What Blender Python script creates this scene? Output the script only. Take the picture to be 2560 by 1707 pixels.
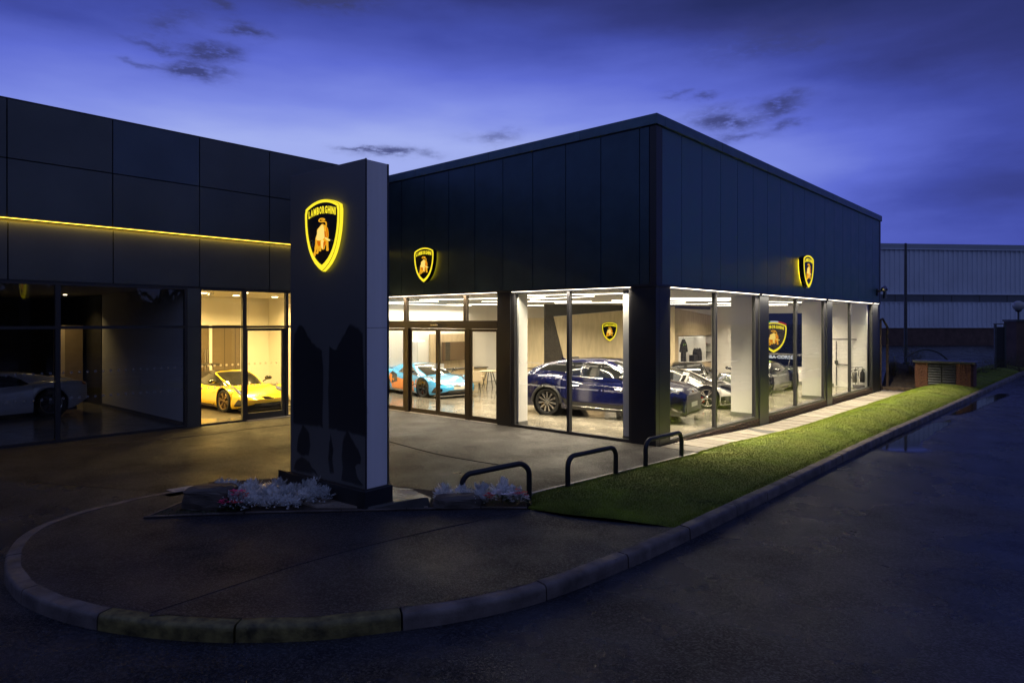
import bpy, math, random
import numpy as np
from mathutils import Vector, Matrix, noise
random.seed(7); RNG = np.random.default_rng(5)
PI = math.pi
for o in list(bpy.data.objects): bpy.data.objects.remove(o)
S = bpy.context.scene
COL = S.collection
# ------------------------------------------------------------------ camera
AZ = math.radians(41.8)
CAM = (7.4025, -12.977, 2.7)
cd = bpy.data.cameras.new('camera'); cam = bpy.data.objects.new('camera', cd); COL.objects.link(cam)
cam.location = CAM; cam.rotation_euler = (PI/2, 0, AZ)
cd.sensor_width = 36; cd.lens = 1680/2560*36; cd.shift_y = -47.5/2560; cd.clip_end = 3000; cd.clip_start = .05
S.camera = cam
S.render.engine = 'CYCLES'
S.view_settings.view_transform = 'Standard'; S.view_settings.look = 'None'
S.view_settings.exposure = 0; S.view_settings.gamma = 1; S.view_settings.use_curve_mapping = False
S.cycles.max_bounces = 10; S.cycles.transparent_max_bounces = 24; S.cycles.glossy_bounces = 5
S.cycles.diffuse_bounces = 4; S.cycles.sample_clamp_indirect = 4; S.cycles.caustics_reflective = False; S.cycles.caustics_refractive = False
VD = (-math.sin(AZ), math.cos(AZ)); VR = (math.cos(AZ), math.sin(AZ))
# ------------------------------------------------------------------ world: dusk sky
W = bpy.data.worlds.new('World'); S.world = W; W.use_nodes = True
nt = W.node_tree; nt.nodes.clear(); N = nt.nodes; LK = nt.links
def nd(t, **k):
    n = N.new(t)
    for a, b in k.items(): setattr(n, a, b)
    return n
def mth(op, a, b=None, c=None, clamp=False):
    n = nd('ShaderNodeMath', operation=op, use_clamp=clamp)
    for i, x in enumerate((a, b, c)):
        if x is None: continue
        if isinstance(x, (int, float)): n.inputs[i].default_value = x
        else: LK.new(x, n.inputs[i])
    return n.outputs[0]
def vm(op, a, b=None):
    n = nd('ShaderNodeVectorMath', operation=op)
    for i, x in enumerate((a, b)):
        if x is None: continue
        if isinstance(x, tuple): n.inputs[i].default_value = x
        else: LK.new(x, n.inputs[i])
    return n.outputs['Value' if op in ('DOT_PRODUCT', 'LENGTH') else 'Vector']
tc = nd('ShaderNodeTexCoord'); dirv = tc.outputs['Generated']
sx = nd('ShaderNodeSeparateXYZ'); LK.new(dirv, sx.inputs[0])
az = mth('ARCTAN2', vm('DOT_PRODUCT', dirv, (VR[0], VR[1], 0)), vm('DOT_PRODUCT', dirv, (VD[0], VD[1], 0)))
el = mth('ARCSINE', mth('MINIMUM', mth('MAXIMUM', sx.outputs[2], -1.0), 1.0))
comb = nd('ShaderNodeCombineXYZ'); LK.new(az, comb.inputs[0]); LK.new(el, comb.inputs[1])
P0 = comb.outputs[0]
nz = nd('ShaderNodeTexNoise'); nz.inputs['Scale'].default_value = 1.0; nz.inputs['Detail'].default_value = 6; nz.inputs['Roughness'].default_value = .62
mp = vm('MULTIPLY', P0, (12., 30., 1.)); LK.new(mp, nz.inputs['Vector'])
nz2 = nd('ShaderNodeTexNoise'); nz2.inputs['Scale'].default_value = 1.0; nz2.inputs['Detail'].default_value = 5
LK.new(vm('MULTIPLY', P0, (3.6, 15., 1.)), nz2.inputs['Vector'])
warp = vm('MULTIPLY', vm('SUBTRACT', nz.outputs['Color'], (.5, .5, .5)), (.10, .05, 0.))
PW = vm('ADD', P0, warp)
def ae(u, v):
    a = math.atan((u-1280)/1680); return a, math.atan((806-v)/1680*math.cos(a))
def gauss(P, c, r, amp=1.):
    d = vm('MULTIPLY', vm('SUBTRACT', P, (c[0], c[1], 0.)), (1/r[0], 1/r[1], 0.))
    return mth('MULTIPLY', mth('EXPONENT', mth('MULTIPLY', vm('DOT_PRODUCT', d, d), -1.)), amp)
glow = gauss(P0, ae(960, 470), (.75, .19), .48)
for c, r, a in ((ae(150, 430), (.66, .20), .41), (ae(1350, 400), (.55, .17), .30), (ae(2050, 330), (.50, .12), .12), (ae(2300, 420), (.35, .07), .08),
                ((0., .05), (2.6, .14), .09), ((-3.1416, .05), (1.6, .35), .34), ((3.1416, .05), (1.6, .35), .34), ((1.9, .1), (.7, .4), .2), ((-1.9, .1), (.7, .4), .2), ((0., 1.5), (9., .75), .22)):
    glow = mth('ADD', glow, gauss(P0, c, r, a))
glow = mth('ADD', glow, mth('MULTIPLY', mth('SUBTRACT', nz2.outputs[0], .5), .34))
dark = None
for u, v, ru, rv, a in ((485,172,62,24,1.3),(535,130,50,22,1.),(395,60,55,22,.7),(400,112,80,10,.8),(545,20,42,16,1.),(625,80,50,18,1.1),(810,-5,120,26,1.3),
        (470,42,50,18,.5),(365,165,50,8,.6),(985,383,80,13,1.),(900,372,40,6,.7),(1230,345,60,13,.6),(1802,300,80,24,1.1),(1950,262,62,22,1.),(1765,238,24,9,.7),(1694,233,30,8,.5),
        (1965,313,42,12,.7),(1860,341,60,10,.7),(1935,98,170,50,.55),(2050,110,60,12,.4)):
    c = ae(u, v); c2 = ae(u+ru, v); c3 = ae(u, v-rv)
    g = gauss(PW, c, (c2[0]-c[0], abs(c3[1]-c[1])), a)
    dark = g if dark is None else mth('ADD', dark, g)
nz3 = nd('ShaderNodeTexNoise'); nz3.inputs['Detail'].default_value = 5; nz3.inputs['Roughness'].default_value = .6
LK.new(vm('MULTIPLY', P0, (13., 36., 1.)), nz3.inputs['Vector'])
dark = mth('MULTIPLY', dark, mth('MULTIPLY', mth('SUBTRACT', nz3.outputs[0], .22), 3.6, clamp=True))
dark = mth('MINIMUM', dark, 1.)
broad = None
for u, v, ru, rv, a in ((2430,450,330,95,.75),(2130,285,200,50,.35),(2560,60,500,190,.65),(1800,20,420,90,.6),(1150,-20,300,50,.3),(100,20,260,60,.3),(2250,180,170,40,.3)):
    c = ae(u, v); c2 = ae(u-ru if u > 2000 else u+ru, v); c3 = ae(u, v-rv)
    g = gauss(PW, c, (abs(c2[0]-c[0]), abs(c3[1]-c[1])), a)
    broad = g if broad is None else mth('ADD', broad, g)
glow = mth('SUBTRACT', glow, mth('MULTIPLY', broad, .26), clamp=True)
ramp = nd('ShaderNodeValToRGB'); LK.new(glow, ramp.inputs[0]); cr = ramp.color_ramp
cr.elements[0].position = 0; cr.elements[0].color = (.020, .028, .125, 1)
cr.elements[1].position = 1; cr.elements[1].color = (.36, .43, .86, 1)
for p, c in ((.16, (.034, .044, .21)), (.34, (.056, .078, .39)), (.56, (.112, .150, .63)), (.78, (.205, .26, .77))):
    e = cr.elements.new(p); e.color = (*c, 1)
mx = nd('ShaderNodeMixRGB'); LK.new(mth('MULTIPLY', dark, .90), mx.inputs[0]); LK.new(ramp.outputs[0], mx.inputs[1]); mx.inputs[2].default_value = (.042, .050, .17, 1)
aw = mth('MULTIPLY', mth('SUBTRACT', mth('ABSOLUTE', az), .95), 1.0, clamp=True)
ew = mth('MULTIPLY', mth('SUBTRACT', el, .62), 1.6, clamp=True)
aw = mth('MAXIMUM', aw, ew)
mx2 = nd('ShaderNodeMixRGB'); LK.new(mth('MULTIPLY', aw, .85), mx2.inputs[0]); LK.new(mx.outputs[0], mx2.inputs[1]); mx2.inputs[2].default_value = (.105, .135, .30, 1)
bg = nd('ShaderNodeBackground'); LK.new(mx2.outputs[0], bg.inputs[0]); bg.inputs[1].default_value = 1.
sky = nd('ShaderNodeTexSky', sky_type='NISHITA'); sky.sun_disc = False; sky.sun_elevation = math.radians(-6); sky.sun_rotation = math.radians(-54)
bg2 = nd('ShaderNodeBackground'); LK.new(sky.outputs[0], bg2.inputs[0]); bg2.inputs[1].default_value = .05
ad = nd('ShaderNodeAddShader'); LK.new(bg.outputs[0], ad.inputs[0]); LK.new(bg2.outputs[0], ad.inputs[1])
wo = nd('ShaderNodeOutputWorld'); LK.new(ad.outputs[0], wo.inputs[0])
# faint after-glow of the set sun
sl = bpy.data.lights.new('sun', 'SUN'); sl.energy = .03; sl.angle = math.radians(25); sl.color = (.65, .72, 1)
so = bpy.data.objects.new('sun', sl); COL.objects.link(so); so.rotation_euler = (math.radians(75), 0, math.radians(54))

# ------------------------------------------------------------------ materials
def M(name, col, rough=.5, metal=0., var=0., vs=4., bump=0., bs=60., em=None, es=0., coat=0., rvar=0., rs=3., stretch=None, spec=.5, wave=None):
    m = bpy.data.materials.new(name); m.use_nodes = True
    t = m.node_tree; b = t.nodes['Principled BSDF']; L = t.links
    b.inputs['Base Color'].default_value = (*col, 1); b.inputs['Roughness'].default_value = rough; b.inputs['Metallic'].default_value = metal
    b.inputs['Specular IOR Level'].default_value = spec
    if coat: b.inputs['Coat Weight'].default_value = coat; b.inputs['Coat Roughness'].default_value = .07
    if em: b.inputs['Emission Color'].default_value = (*em, 1); b.inputs['Emission Strength'].default_value = es
    vec = None
    if var or bump or rvar or wave:
        c = t.nodes.new('ShaderNodeTexCoord'); mpn = t.nodes.new('ShaderNodeMapping'); L.new(c.outputs['Object'], mpn.inputs[0])
        if stretch: mpn.inputs['Scale'].default_value = stretch
        vec = mpn.outputs[0]
    if var:
        n = t.nodes.new('ShaderNodeTexNoise'); n.inputs['Scale'].default_value = vs; n.inputs['Detail'].default_value = 6; L.new(vec, n.inputs['Vector'])
        r = t.nodes.new('ShaderNodeMapRange'); L.new(n.outputs[0], r.inputs[0]); r.inputs[1].default_value = .3; r.inputs[2].default_value = .7
        r.inputs[3].default_value = 1-var; r.inputs[4].default_value = 1+var
        x = t.nodes.new('ShaderNodeVectorMath'); x.operation = 'SCALE'; x.inputs[0].default_value = col; L.new(r.outputs[0], x.inputs['Scale']); L.new(x.outputs[0], b.inputs['Base Color'])
    if rvar:
        n = t.nodes.new('ShaderNodeTexNoise'); n.inputs['Scale'].default_value = rs; n.inputs['Detail'].default_value = 4; L.new(vec, n.inputs['Vector'])
        r = t.nodes.new('ShaderNodeMapRange'); L.new(n.outputs[0], r.inputs[0]); r.inputs[1].default_value = .35; r.inputs[2].default_value = .65
        r.inputs[3].default_value = max(.02, rough-rvar); r.inputs[4].default_value = min(1, rough+rvar); L.new(r.outputs[0], b.inputs['Roughness'])
    nrm = None
    if wave:
        ax, sc, st = wave
        w = t.nodes.new('ShaderNodeTexWave'); w.bands_direction = ax; w.inputs['Scale'].default_value = sc; L.new(vec, w.inputs['Vector'])
        bp = t.nodes.new('ShaderNodeBump'); bp.inputs['Strength'].default_value = st; bp.inputs['Distance'].default_value = .004; L.new(w.outputs[1], bp.inputs['Height']); nrm = bp.outputs[0]
    if bump:
        n = t.nodes.new('ShaderNodeTexNoise'); n.inputs['Scale'].default_value = bs; n.inputs['Detail'].default_value = 5; L.new(vec, n.inputs['Vector'])
        bp = t.nodes.new('ShaderNodeBump'); bp.inputs['Strength'].default_value = bump; bp.inputs['Distance'].default_value = .01; L.new(n.outputs[0], bp.inputs['Height'])
        if nrm: L.new(nrm, bp.inputs['Normal'])
        nrm = bp.outputs[0]
    if nrm: L.new(nrm, b.inputs['Normal'])
    return m
def EM(name, col, st):
    m = bpy.data.materials.new(name); m.use_nodes = True; t = m.node_tree; t.nodes.clear()
    e = t.nodes.new('ShaderNodeEmission'); e.inputs[0].default_value = (*col, 1); e.inputs[1].default_value = st
    o = t.nodes.new('ShaderNodeOutputMaterial'); t.links.new(e.outputs[0], o.inputs[0]); return m
def GLASS(name, tint=(.93, .95, .94), k=1.3):
    m = bpy.data.materials.new(name); m.use_nodes = True; t = m.node_tree; t.nodes.clear(); L = t.links
    f = t.nodes.new('ShaderNodeLayerWeight'); f.inputs[0].default_value = .5
    pw = t.nodes.new('ShaderNodeMath'); pw.operation = 'POWER'; L.new(f.outputs['Facing'], pw.inputs[0]); pw.inputs[1].default_value = 5
    pa = t.nodes.new('ShaderNodeMath'); pa.operation = 'MULTIPLY_ADD'; L.new(pw.outputs[0], pa.inputs[0]); pa.inputs[1].default_value = .9; pa.inputs[2].default_value = .04
    mu = t.nodes.new('ShaderNodeMath'); mu.operation = 'MULTIPLY'; mu.use_clamp = True; L.new(pa.outputs[0], mu.inputs[0]); mu.inputs[1].default_value = k
    tr = t.nodes.new('ShaderNodeBsdfTransparent'); tr.inputs[0].default_value = (*tint, 1)
    g = t.nodes.new('ShaderNodeBsdfGlossy'); g.inputs['Roughness'].default_value = .0
    x = t.nodes.new('ShaderNodeMixShader'); L.new(mu.outputs[0], x.inputs[0]); L.new(tr.outputs[0], x.inputs[1]); L.new(g.outputs[0], x.inputs[2])
    o = t.nodes.new('ShaderNodeOutputMaterial'); L.new(x.outputs[0], o.inputs[0]); return m
def ASPHALT(name, c0, c1, r0, r1, ws, wet=.5, bumps=.9, sp_max=1.):
    """tarmac with stones, patches and damp zones"""
    m = bpy.data.materials.new(name); m.use_nodes = True; t = m.node_tree; b = t.nodes['Principled BSDF']; L = t.links
    c = t.nodes.new('ShaderNodeTexCoord'); v = c.outputs['Object']
    n1 = t.nodes.new('ShaderNodeTexNoise'); n1.inputs['Scale'].default_value = ws; n1.inputs['Detail'].default_value = 7; n1.inputs['Roughness'].default_value = .6; L.new(v, n1.inputs['Vector'])
    r = t.nodes.new('ShaderNodeMapRange'); L.new(n1.outputs[0], r.inputs[0]); r.inputs[1].default_value = wet-.20; r.inputs[2].default_value = wet+.22; r.inputs[3].default_value = r0; r.inputs[4].default_value = r1
    L.new(r.outputs[0], b.inputs['Roughness'])
    vo = t.nodes.new('ShaderNodeTexVoronoi'); vo.inputs['Scale'].default_value = 110; L.new(v, vo.inputs['Vector'])
    n2 = t.nodes.new('ShaderNodeTexNoise'); n2.inputs['Scale'].default_value = 1.3; n2.inputs['Detail'].default_value = 8; L.new(v, n2.inputs['Vector'])
    sp = t.nodes.new('ShaderNodeSeparateXYZ'); L.new(vo.outputs['Color'], sp.inputs[0])
    vo2 = t.nodes.new('ShaderNodeTexVoronoi'); vo2.inputs['Scale'].default_value = 58; L.new(v, vo2.inputs['Vector'])
    sp2 = t.nodes.new('ShaderNodeSeparateXYZ'); L.new(vo2.outputs['Color'], sp2.inputs[0])
    pw = t.nodes.new('ShaderNodeMath'); pw.operation = 'POWER'; L.new(sp2.outputs[0], pw.inputs[0]); pw.inputs[1].default_value = 3.
    a0 = t.nodes.new('ShaderNodeMath'); a0.operation = 'MULTIPLY_ADD'; L.new(pw.outputs[0], a0.inputs[0]); a0.inputs[1].default_value = .75; L.new(n2.outputs[0], a0.inputs[2])
    ad = t.nodes.new('ShaderNodeMath'); ad.operation = 'MULTIPLY_ADD'; L.new(sp.outputs[0], ad.inputs[0]); ad.inputs[1].default_value = .45; L.new(a0.outputs[0], ad.inputs[2])
    rr = t.nodes.new('ShaderNodeMapRange'); L.new(ad.outputs[0], rr.inputs[0]); rr.inputs[1].default_value = .35; rr.inputs[2].default_value = 1.55
    mxx = t.nodes.new('ShaderNodeMixRGB'); L.new(rr.outputs[0], mxx.inputs[0]); mxx.inputs[1].default_value = (*c0, 1); mxx.inputs[2].default_value = (*c1, 1); L.new(mxx.outputs[0], b.inputs['Base Color'])
    n3 = t.nodes.new('ShaderNodeTexNoise'); n3.inputs['Scale'].default_value = 55; n3.inputs['Detail'].default_value = 4; L.new(v, n3.inputs['Vector'])
    ad2 = t.nodes.new('ShaderNodeMath'); ad2.operation = 'MULTIPLY_ADD'; L.new(vo.outputs['Distance'], ad2.inputs[0]); ad2.inputs[1].default_value = -.7; L.new(n3.outputs[0], ad2.inputs[2])
    bp = t.nodes.new('ShaderNodeBump'); bp.inputs['Strength'].default_value = bumps; bp.inputs['Distance'].default_value = .016
    rb = t.nodes.new('ShaderNodeMapRange'); L.new(n1.outputs[0], rb.inputs[0]); rb.inputs[1].default_value = wet-.14; rb.inputs[2].default_value = wet+.10; rb.inputs[3].default_value = bumps*.38; rb.inputs[4].default_value = bumps; L.new(rb.outputs[0], bp.inputs['Strength']); L.new(ad2.outputs[0], bp.inputs['Height'])
    rs_ = t.nodes.new('ShaderNodeMapRange'); L.new(a0.outputs[0], rs_.inputs[0]); rs_.inputs[1].default_value = .35; rs_.inputs[2].default_value = 1.15; rs_.inputs[3].default_value = .10; rs_.inputs[4].default_value = sp_max
    L.new(rs_.outputs[0], b.inputs['Specular IOR Level'])
    n4 = t.nodes.new('ShaderNodeTexNoise'); n4.inputs['Scale'].default_value = .9; n4.inputs['Detail'].default_value = 3; L.new(v, n4.inputs['Vector'])
    bp2 = t.nodes.new('ShaderNodeBump'); bp2.inputs['Strength'].default_value = .2; bp2.inputs['Distance'].default_value = .04; L.new(n4.outputs[0], bp2.inputs['Height'])
    L.new(bp2.outputs[0], bp.inputs['Normal']); L.new(bp.outputs[0], b.inputs['Normal'])
    return m
K = dict(
 road=ASPHALT('road_asphalt', (.005,.0065,.011), (.036,.041,.054), .14, .46, .5, .52, .85),
 fore=ASPHALT('forecourt_asphalt', (.006,.0055,.005), (.060,.054,.050), .24, .56, .45, .47, 1., .6),
 pave=ASPHALT('pavement_asphalt', (.008,.009,.013), (.042,.045,.058), .34, .56, .7, .5, .9, .6),
 pave2=ASPHALT('patch_asphalt', (.010,.011,.015), (.055,.058,.070), .30, .54, .8, .5, 1., .65),
 kerb=M('kerb_concrete', (.125,.105,.095), .6, var=.5, vs=4, bump=.5, bs=45, rvar=.2),
 kerby=M('kerb_yellow_paint', (.13,.11,.035), .55, var=.7, vs=9, bump=.5, bs=40),
 conc=M('pale_concrete', (.42,.38,.33), .45, var=.2, vs=5, bump=.3, bs=60, rvar=.25),
 slab=M('paving_slab', (.11,.093,.072), .55, var=.25, vs=2.5, bump=.3, bs=70, rvar=.2),
 slab2=M('paving_slab_worn', (.075,.062,.048), .6, var=.3, vs=3, bump=.3, bs=70, rvar=.2),
 joint=M('dark_joint', (.02,.02,.02), .8),
 soil=M('soil', (.035,.025,.018), .9, var=.5, vs=20, bump=1., bs=40),
 turf=M('turf', (.12,.155,.014), .9, var=.45, vs=5, bump=1., bs=60),
 grass=M('grass_blade', (.17,.225,.016), .55, var=.75, vs=1.3),
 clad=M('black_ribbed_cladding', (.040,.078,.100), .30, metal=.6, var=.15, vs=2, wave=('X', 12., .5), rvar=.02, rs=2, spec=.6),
 cladB_lit=M('black_ribbed_cladding_side_lit', (.07,.15,.19), .38, metal=.35, var=.18, vs=2, wave=('Y', 12., .5), rvar=.07, rs=2, spec=.7),  # same cladding; side wall's brighter sky light put into a lighter, tealer colour
 cop=M('coping_metal', (.085,.15,.19), .38, metal=.5, var=.15, vs=3),
 blk=M('black_metal', (.018,.019,.022), .38, var=.1, vs=3),
 frame=M('anthracite_frame', (.030,.030,.033), .35),
 bronze=M('bronze_frame', (.055,.042,.030), .38, metal=.3),
 panel=M('graphite_composite_panel', (.090,.10,.098), .36, metal=.4, var=.12, vs=.8, rvar=.05, rs=.6),
 panel2=M('graphite_composite_panel_blue', (.075,.10,.125), .34, metal=.4, var=.12, vs=.8),
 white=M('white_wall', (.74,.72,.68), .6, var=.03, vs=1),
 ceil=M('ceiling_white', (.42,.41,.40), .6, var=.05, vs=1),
 skirt=M('grey_skirting', (.12,.12,.12), .5),
 tile=M('stone_floor_tile', (.20,.18,.145), .16, var=.35, vs=1.1, rvar=.08, rs=1.5),
 floor=M('polished_floor', (.19,.175,.145), .18, var=.25, vs=.8, rvar=.06),
 beige=M('beige_wall_panel', (.60,.50,.32), .5, var=.12, vs=3, stretch=(3, 3, .6)),
 wood=M('pale_wood_panel', (.44,.35,.23), .45, var=.18, vs=4, stretch=(4, 4, .5)),
 dkgrey=M('dark_grey_panel', (.05,.048,.046), .45, var=.2, vs=6),
 speck=M('speckled_stone_panel', (.045,.038,.03), .4, var=.9, vs=28),
 browndoor=M('dark_brown_door', (.13,.10,.065), .4, var=.06, vs=2), tan=M('tan_panel', (.30,.22,.13), .5, var=.1),
 brownp=M('brown_tv_screen', (.09,.055,.035), .3),
 rubber=M('tyre_rubber', (.012,.012,.012), .65), rimb=M('dark_alloy', (.03,.03,.032), .25, metal=.6), rims=M('silver_alloy', (.55,.53,.50), .25, metal=.9),
 gold=M('bronze_alloy', (.30,.20,.09), .3, metal=.9),
 cglass=M('dark_car_glass', (.010,.011,.012), .04, coat=1.), trimb=M('gloss_black_trim', (.008,.008,.009), .15, coat=.6), chrome=M('chrome', (.75,.74,.72), .12, metal=1.),
 carbon=M('satin_black', (.02,.02,.02), .4), red=M('red_caliper', (.5,.03,.01), .35), lampg=M('headlamp_glass', (.12,.12,.13), .06, coat=1.), plate=M('number_plate', (.55,.54,.48), .4),
 tail=M('red_tail_lamp', (.35,.02,.02), .15, coat=1.),
 brick=M('dark_brick', (.085,.045,.035), .7, var=.4, vs=5, bump=.4, bs=60), brickr=M('red_brick', (.13,.052,.030), .75, var=.3, vs=8, bump=.4, bs=60), mortar=M('mortar', (.06,.05,.045), .9),
 corr=M('pale_blue_corrugated', (.58,.64,.74), .5, var=.08, vs=.3), corrf=M('pale_fascia', (.30,.35,.42), .5, var=.05, vs=.3), corrd=M('dark_fascia', (.09,.105,.13), .5, var=.2, vs=.5), brickf=M('far_brick', (.10,.06,.05), .8, var=.3, vs=1.5),
 rust=M('rusty_steel', (.055,.034,.022), .7, var=.5, vs=6), steel=M('dark_steel', (.05,.055,.06), .45, var=.2, vs=4), louv=M('louvre_metal', (.022,.024,.027), .4),
 rock=M('slate_rock', (.075,.062,.052), .6, var=.6, vs=4, bump=1., bs=14, stretch=(1, 1, 3.), rvar=.2),
 silver=M('silver_leaf', (.78,.80,.80), .6, var=.2, vs=6), sil2=M('silver_leaf_greyer', (.60,.64,.66), .6, var=.2, vs=6), green=M('begonia_leaf', (.03,.06,.015), .5, var=.3, vs=10),
 pink=M('pink_petal', (.75,.03,.16), .5), redf=M('red_petal', (.55,.02,.03), .5), wfl=M('white_petal', (.8,.72,.72), .5), leaf=M('bush_leaf', (.05,.065,.02), .6, var=.4, vs=5), twig=M('twig', (.09,.06,.04), .8),
 pyl=M('pylon_satin_face', (.14,.14,.13), .32, metal=.15, var=.05, vs=1.), pylw=M('wet_gloss_film', (.022,.022,.026), .26), pyls=M('pylon_side_lightbox', (.84,.82,.80), .45, var=.05, vs=1, stretch=(6, 6, .3)),
 glass=GLASS('window_glass', (.96,.97,.96), .6), glassd=GLASS('dark_window_glass', (.93,.94,.96), .8),
 dotg=None, globe=M('globe_glass', (.35,.36,.38), .1), yel=EM('sign_yellow', (1., .80, .03), 1.15), yelh=EM('sign_halo', (1., .62, .02), 3.5), blkf=M('sign_black_face', (.010,.008,.006), .25),
 b1=EM('sign_gold_pale', (1., .72, .17), 1.05), b2=EM('sign_gold', (1., .46, .02), .9), b3=EM('sign_amber', (.80, .17, .004), .85), grn=EM('flag_green', (.02,.4,.1), .8), whe=EM('sign_white', (.8,.82,.88), .9), rde=EM('flag_red', (.7,.04,.02), .9),
 scr=EM('screen_dark_blue', (.007,.008,.012), 1.), bsteel=M('brushed_steel', (.20,.19,.17), .35, metal=.8), dot_shaded=M('frosted_dot_shaded', (.22,.22,.23), .6), dot=M('frosted_dot', (.75,.66,.5), .6), txt=M('frosted_lettering', (.6,.6,.6), .6), cloth=M('black_cloth', (.012,.012,.014), .8), lapt=M('green_helmet', (.2,.4,.05), .3), redh=M('red_cap', (.4,.02,.02), .5),
 cream=M('cream_leather', (.62,.50,.34), .5), wht=M('white_furniture', (.75,.73,.70), .35), mat=M('black_mat', (.025,.018,.010), .55, var=.9, vs=40),
 led=EM('led_strip_white', (1., .86, .66), 11.), cled=EM('ceiling_led', (1., .90, .72), 9.), cledw=EM('ceiling_light_panel', (1., .90, .72), 3.), yled=EM('led_strip_yellow', (1., .60, .06), 6.), warm=EM('warm_downlight', (1., .80, .45), 14.),
 pud=M('standing_water', (.010,.011,.014), .045, bump=.02, bs=9), path_dark=M('timber_edging', (.07,.045,.028), .8, var=.4, vs=8),
)
def FROST(name, col, a):
    m = bpy.data.materials.new(name); m.use_nodes = True; t = m.node_tree; t.nodes.clear(); L = t.links
    d = t.nodes.new('ShaderNodeBsdfDiffuse'); d.inputs[0].default_value = (*col, 1); tl_ = t.nodes.new('ShaderNodeBsdfTranslucent'); tl_.inputs[0].default_value = (*col, 1)
    tr = t.nodes.new('ShaderNodeBsdfTransparent'); m1 = t.nodes.new('ShaderNodeMixShader'); L.new(d.outputs[0], m1.inputs[1]); L.new(tl_.outputs[0], m1.inputs[2])
    m2 = t.nodes.new('ShaderNodeMixShader'); m2.inputs[0].default_value = a; L.new(tr.outputs[0], m2.inputs[1]); L.new(m1.outputs[0], m2.inputs[2]); o = t.nodes.new('ShaderNodeOutputMaterial'); L.new(m2.outputs[0], o.inputs[0]); return m
def FILM(name, col, rough, a):
    m = M(name, col, rough); t = m.node_tree; L = t.links; b = t.nodes['Principled BSDF']; b.inputs['Alpha'].default_value = a; return m
def LAWN(m):
    t = m.node_tree; L = t.links; b = t.nodes['Principled BSDF']; c = t.nodes.new('ShaderNodeTexCoord')
    n = t.nodes.new('ShaderNodeTexNoise'); n.inputs['Scale'].default_value = .9; n.inputs['Detail'].default_value = 7; n.inputs['Roughness'].default_value = .65; L.new(c.outputs['Object'], n.inputs['Vector'])
    r = t.nodes.new('ShaderNodeMapRange'); L.new(n.outputs[0], r.inputs[0]); r.inputs[1].default_value = .42; r.inputs[2].default_value = .68
    old = b.inputs['Base Color'].links[0].from_socket; x = t.nodes.new('ShaderNodeMixRGB'); L.new(r.outputs[0], x.inputs[0]); L.new(old, x.inputs[1]); x.inputs[2].default_value = (.17, .19, .022, 1); L.new(x.outputs[0], b.inputs['Base Color'])
LAWN(K['grass']); LAWN(K['turf'])
K['dot'] = FROST('frosted_dot', (.85,.80,.70), .55); K['dot_shaded'] = FROST('frosted_dot_shaded', (.5,.5,.52), .35); K['txt'] = FROST('frosted_lettering', (.9,.9,.88), .6)  # shaded dot copy for the unlit room's windows, dimness put into its colour
K['film1'] = FILM('rain_film_edge', (.02,.02,.026), .25, .13); K['damp'] = FILM('damp_edge', (.006,.006,.008), .16, .5)
K['film2'] = FILM('rain_film_core', (.016,.016,.022), .2, .18)
# ------------------------------------------------------------------ geometry helpers
class MB:
    def __init__(s): s.v = []; s.f = []
    def add(s, vs, fs):
        n = len(s.v); s.v += [tuple(p) for p in vs]; s.f += [tuple(i+n for i in f) for f in fs]; return s
    def box(s, x0, x1, y0, y1, z0, z1):
        return s.add([(x0,y0,z0),(x1,y0,z0),(x1,y1,z0),(x0,y1,z0),(x0,y0,z1),(x1,y0,z1),(x1,y1,z1),(x0,y1,z1)],
                     [(3,2,1,0),(4,5,6,7),(0,1,5,4),(1,2,6,5),(2,3,7,6),(3,0,4,7)])
    def prism(s, pts, z0, z1):
        n = len(pts)
        return s.add([(*p, z0) for p in pts]+[(*p, z1) for p in pts], [tuple(range(n-1, -1, -1)), tuple(range(n, 2*n))]+[(i, (i+1) % n, (i+1) % n+n, i+n) for i in range(n)])
    def tube(s, pts, r, seg=10, cap=True):
        pts = [Vector(p) for p in pts]; rings = []; up = None
        for i, p in enumerate(pts):
            d = (pts[min(i+1, len(pts)-1)]-pts[max(i-1, 0)]).normalized()
            if up is None: up = Vector((0, 0, 1)) if abs(d.z) < .9 else Vector((1, 0, 0))
            a = d.cross(up).normalized(); b = a.cross(d).normalized(); up = b
            rr = r[i] if isinstance(r, (list, tuple)) else r
            rings.append([p+a*math.cos(2*PI*k/seg)*rr+b*math.sin(2*PI*k/seg)*rr for k in range(seg)])
        vs = [q for R in rings for q in R]; fs = []
        for i in range(len(rings)-1):
            for k in range(seg): fs.append((i*seg+k, i*seg+(k+1) % seg, (i+1)*seg+(k+1) % seg, (i+1)*seg+k))
        if cap: fs.append(tuple(range(seg))[::-1]); fs.append(tuple(range(len(vs)-seg, len(vs))))
        return s.add(vs, fs)
    def lathe(s, prof, seg=20, axis='z'):
        vs = []; fs = []; n = len(prof)
        for k in range(seg):
            a = 2*PI*k/seg
            for r, h in prof:
                p = (r*math.cos(a), r*math.sin(a), h)
                vs.append(p if axis == 'z' else (p[0], p[2], p[1]))
        for k in range(seg):
            for i in range(n-1): fs.append((k*n+i, ((k+1) % seg)*n+i, ((k+1) % seg)*n+i+1, k*n+i+1))
        return s.add(vs, fs)
def mesh(name, mb, mat, smooth=False):
    me = bpy.data.meshes.new(name); me.from_pydata(mb.v, [], mb.f); me.update()
    for m in (mat if isinstance(mat, (list, tuple)) else [mat]): me.materials.append(m)
    if smooth:
        me.polygons.foreach_set('use_smooth', [True]*len(me.polygons))
        try: me.set_sharp_from_angle(angle=math.radians(40))
        except Exception: pass
    return me
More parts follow.
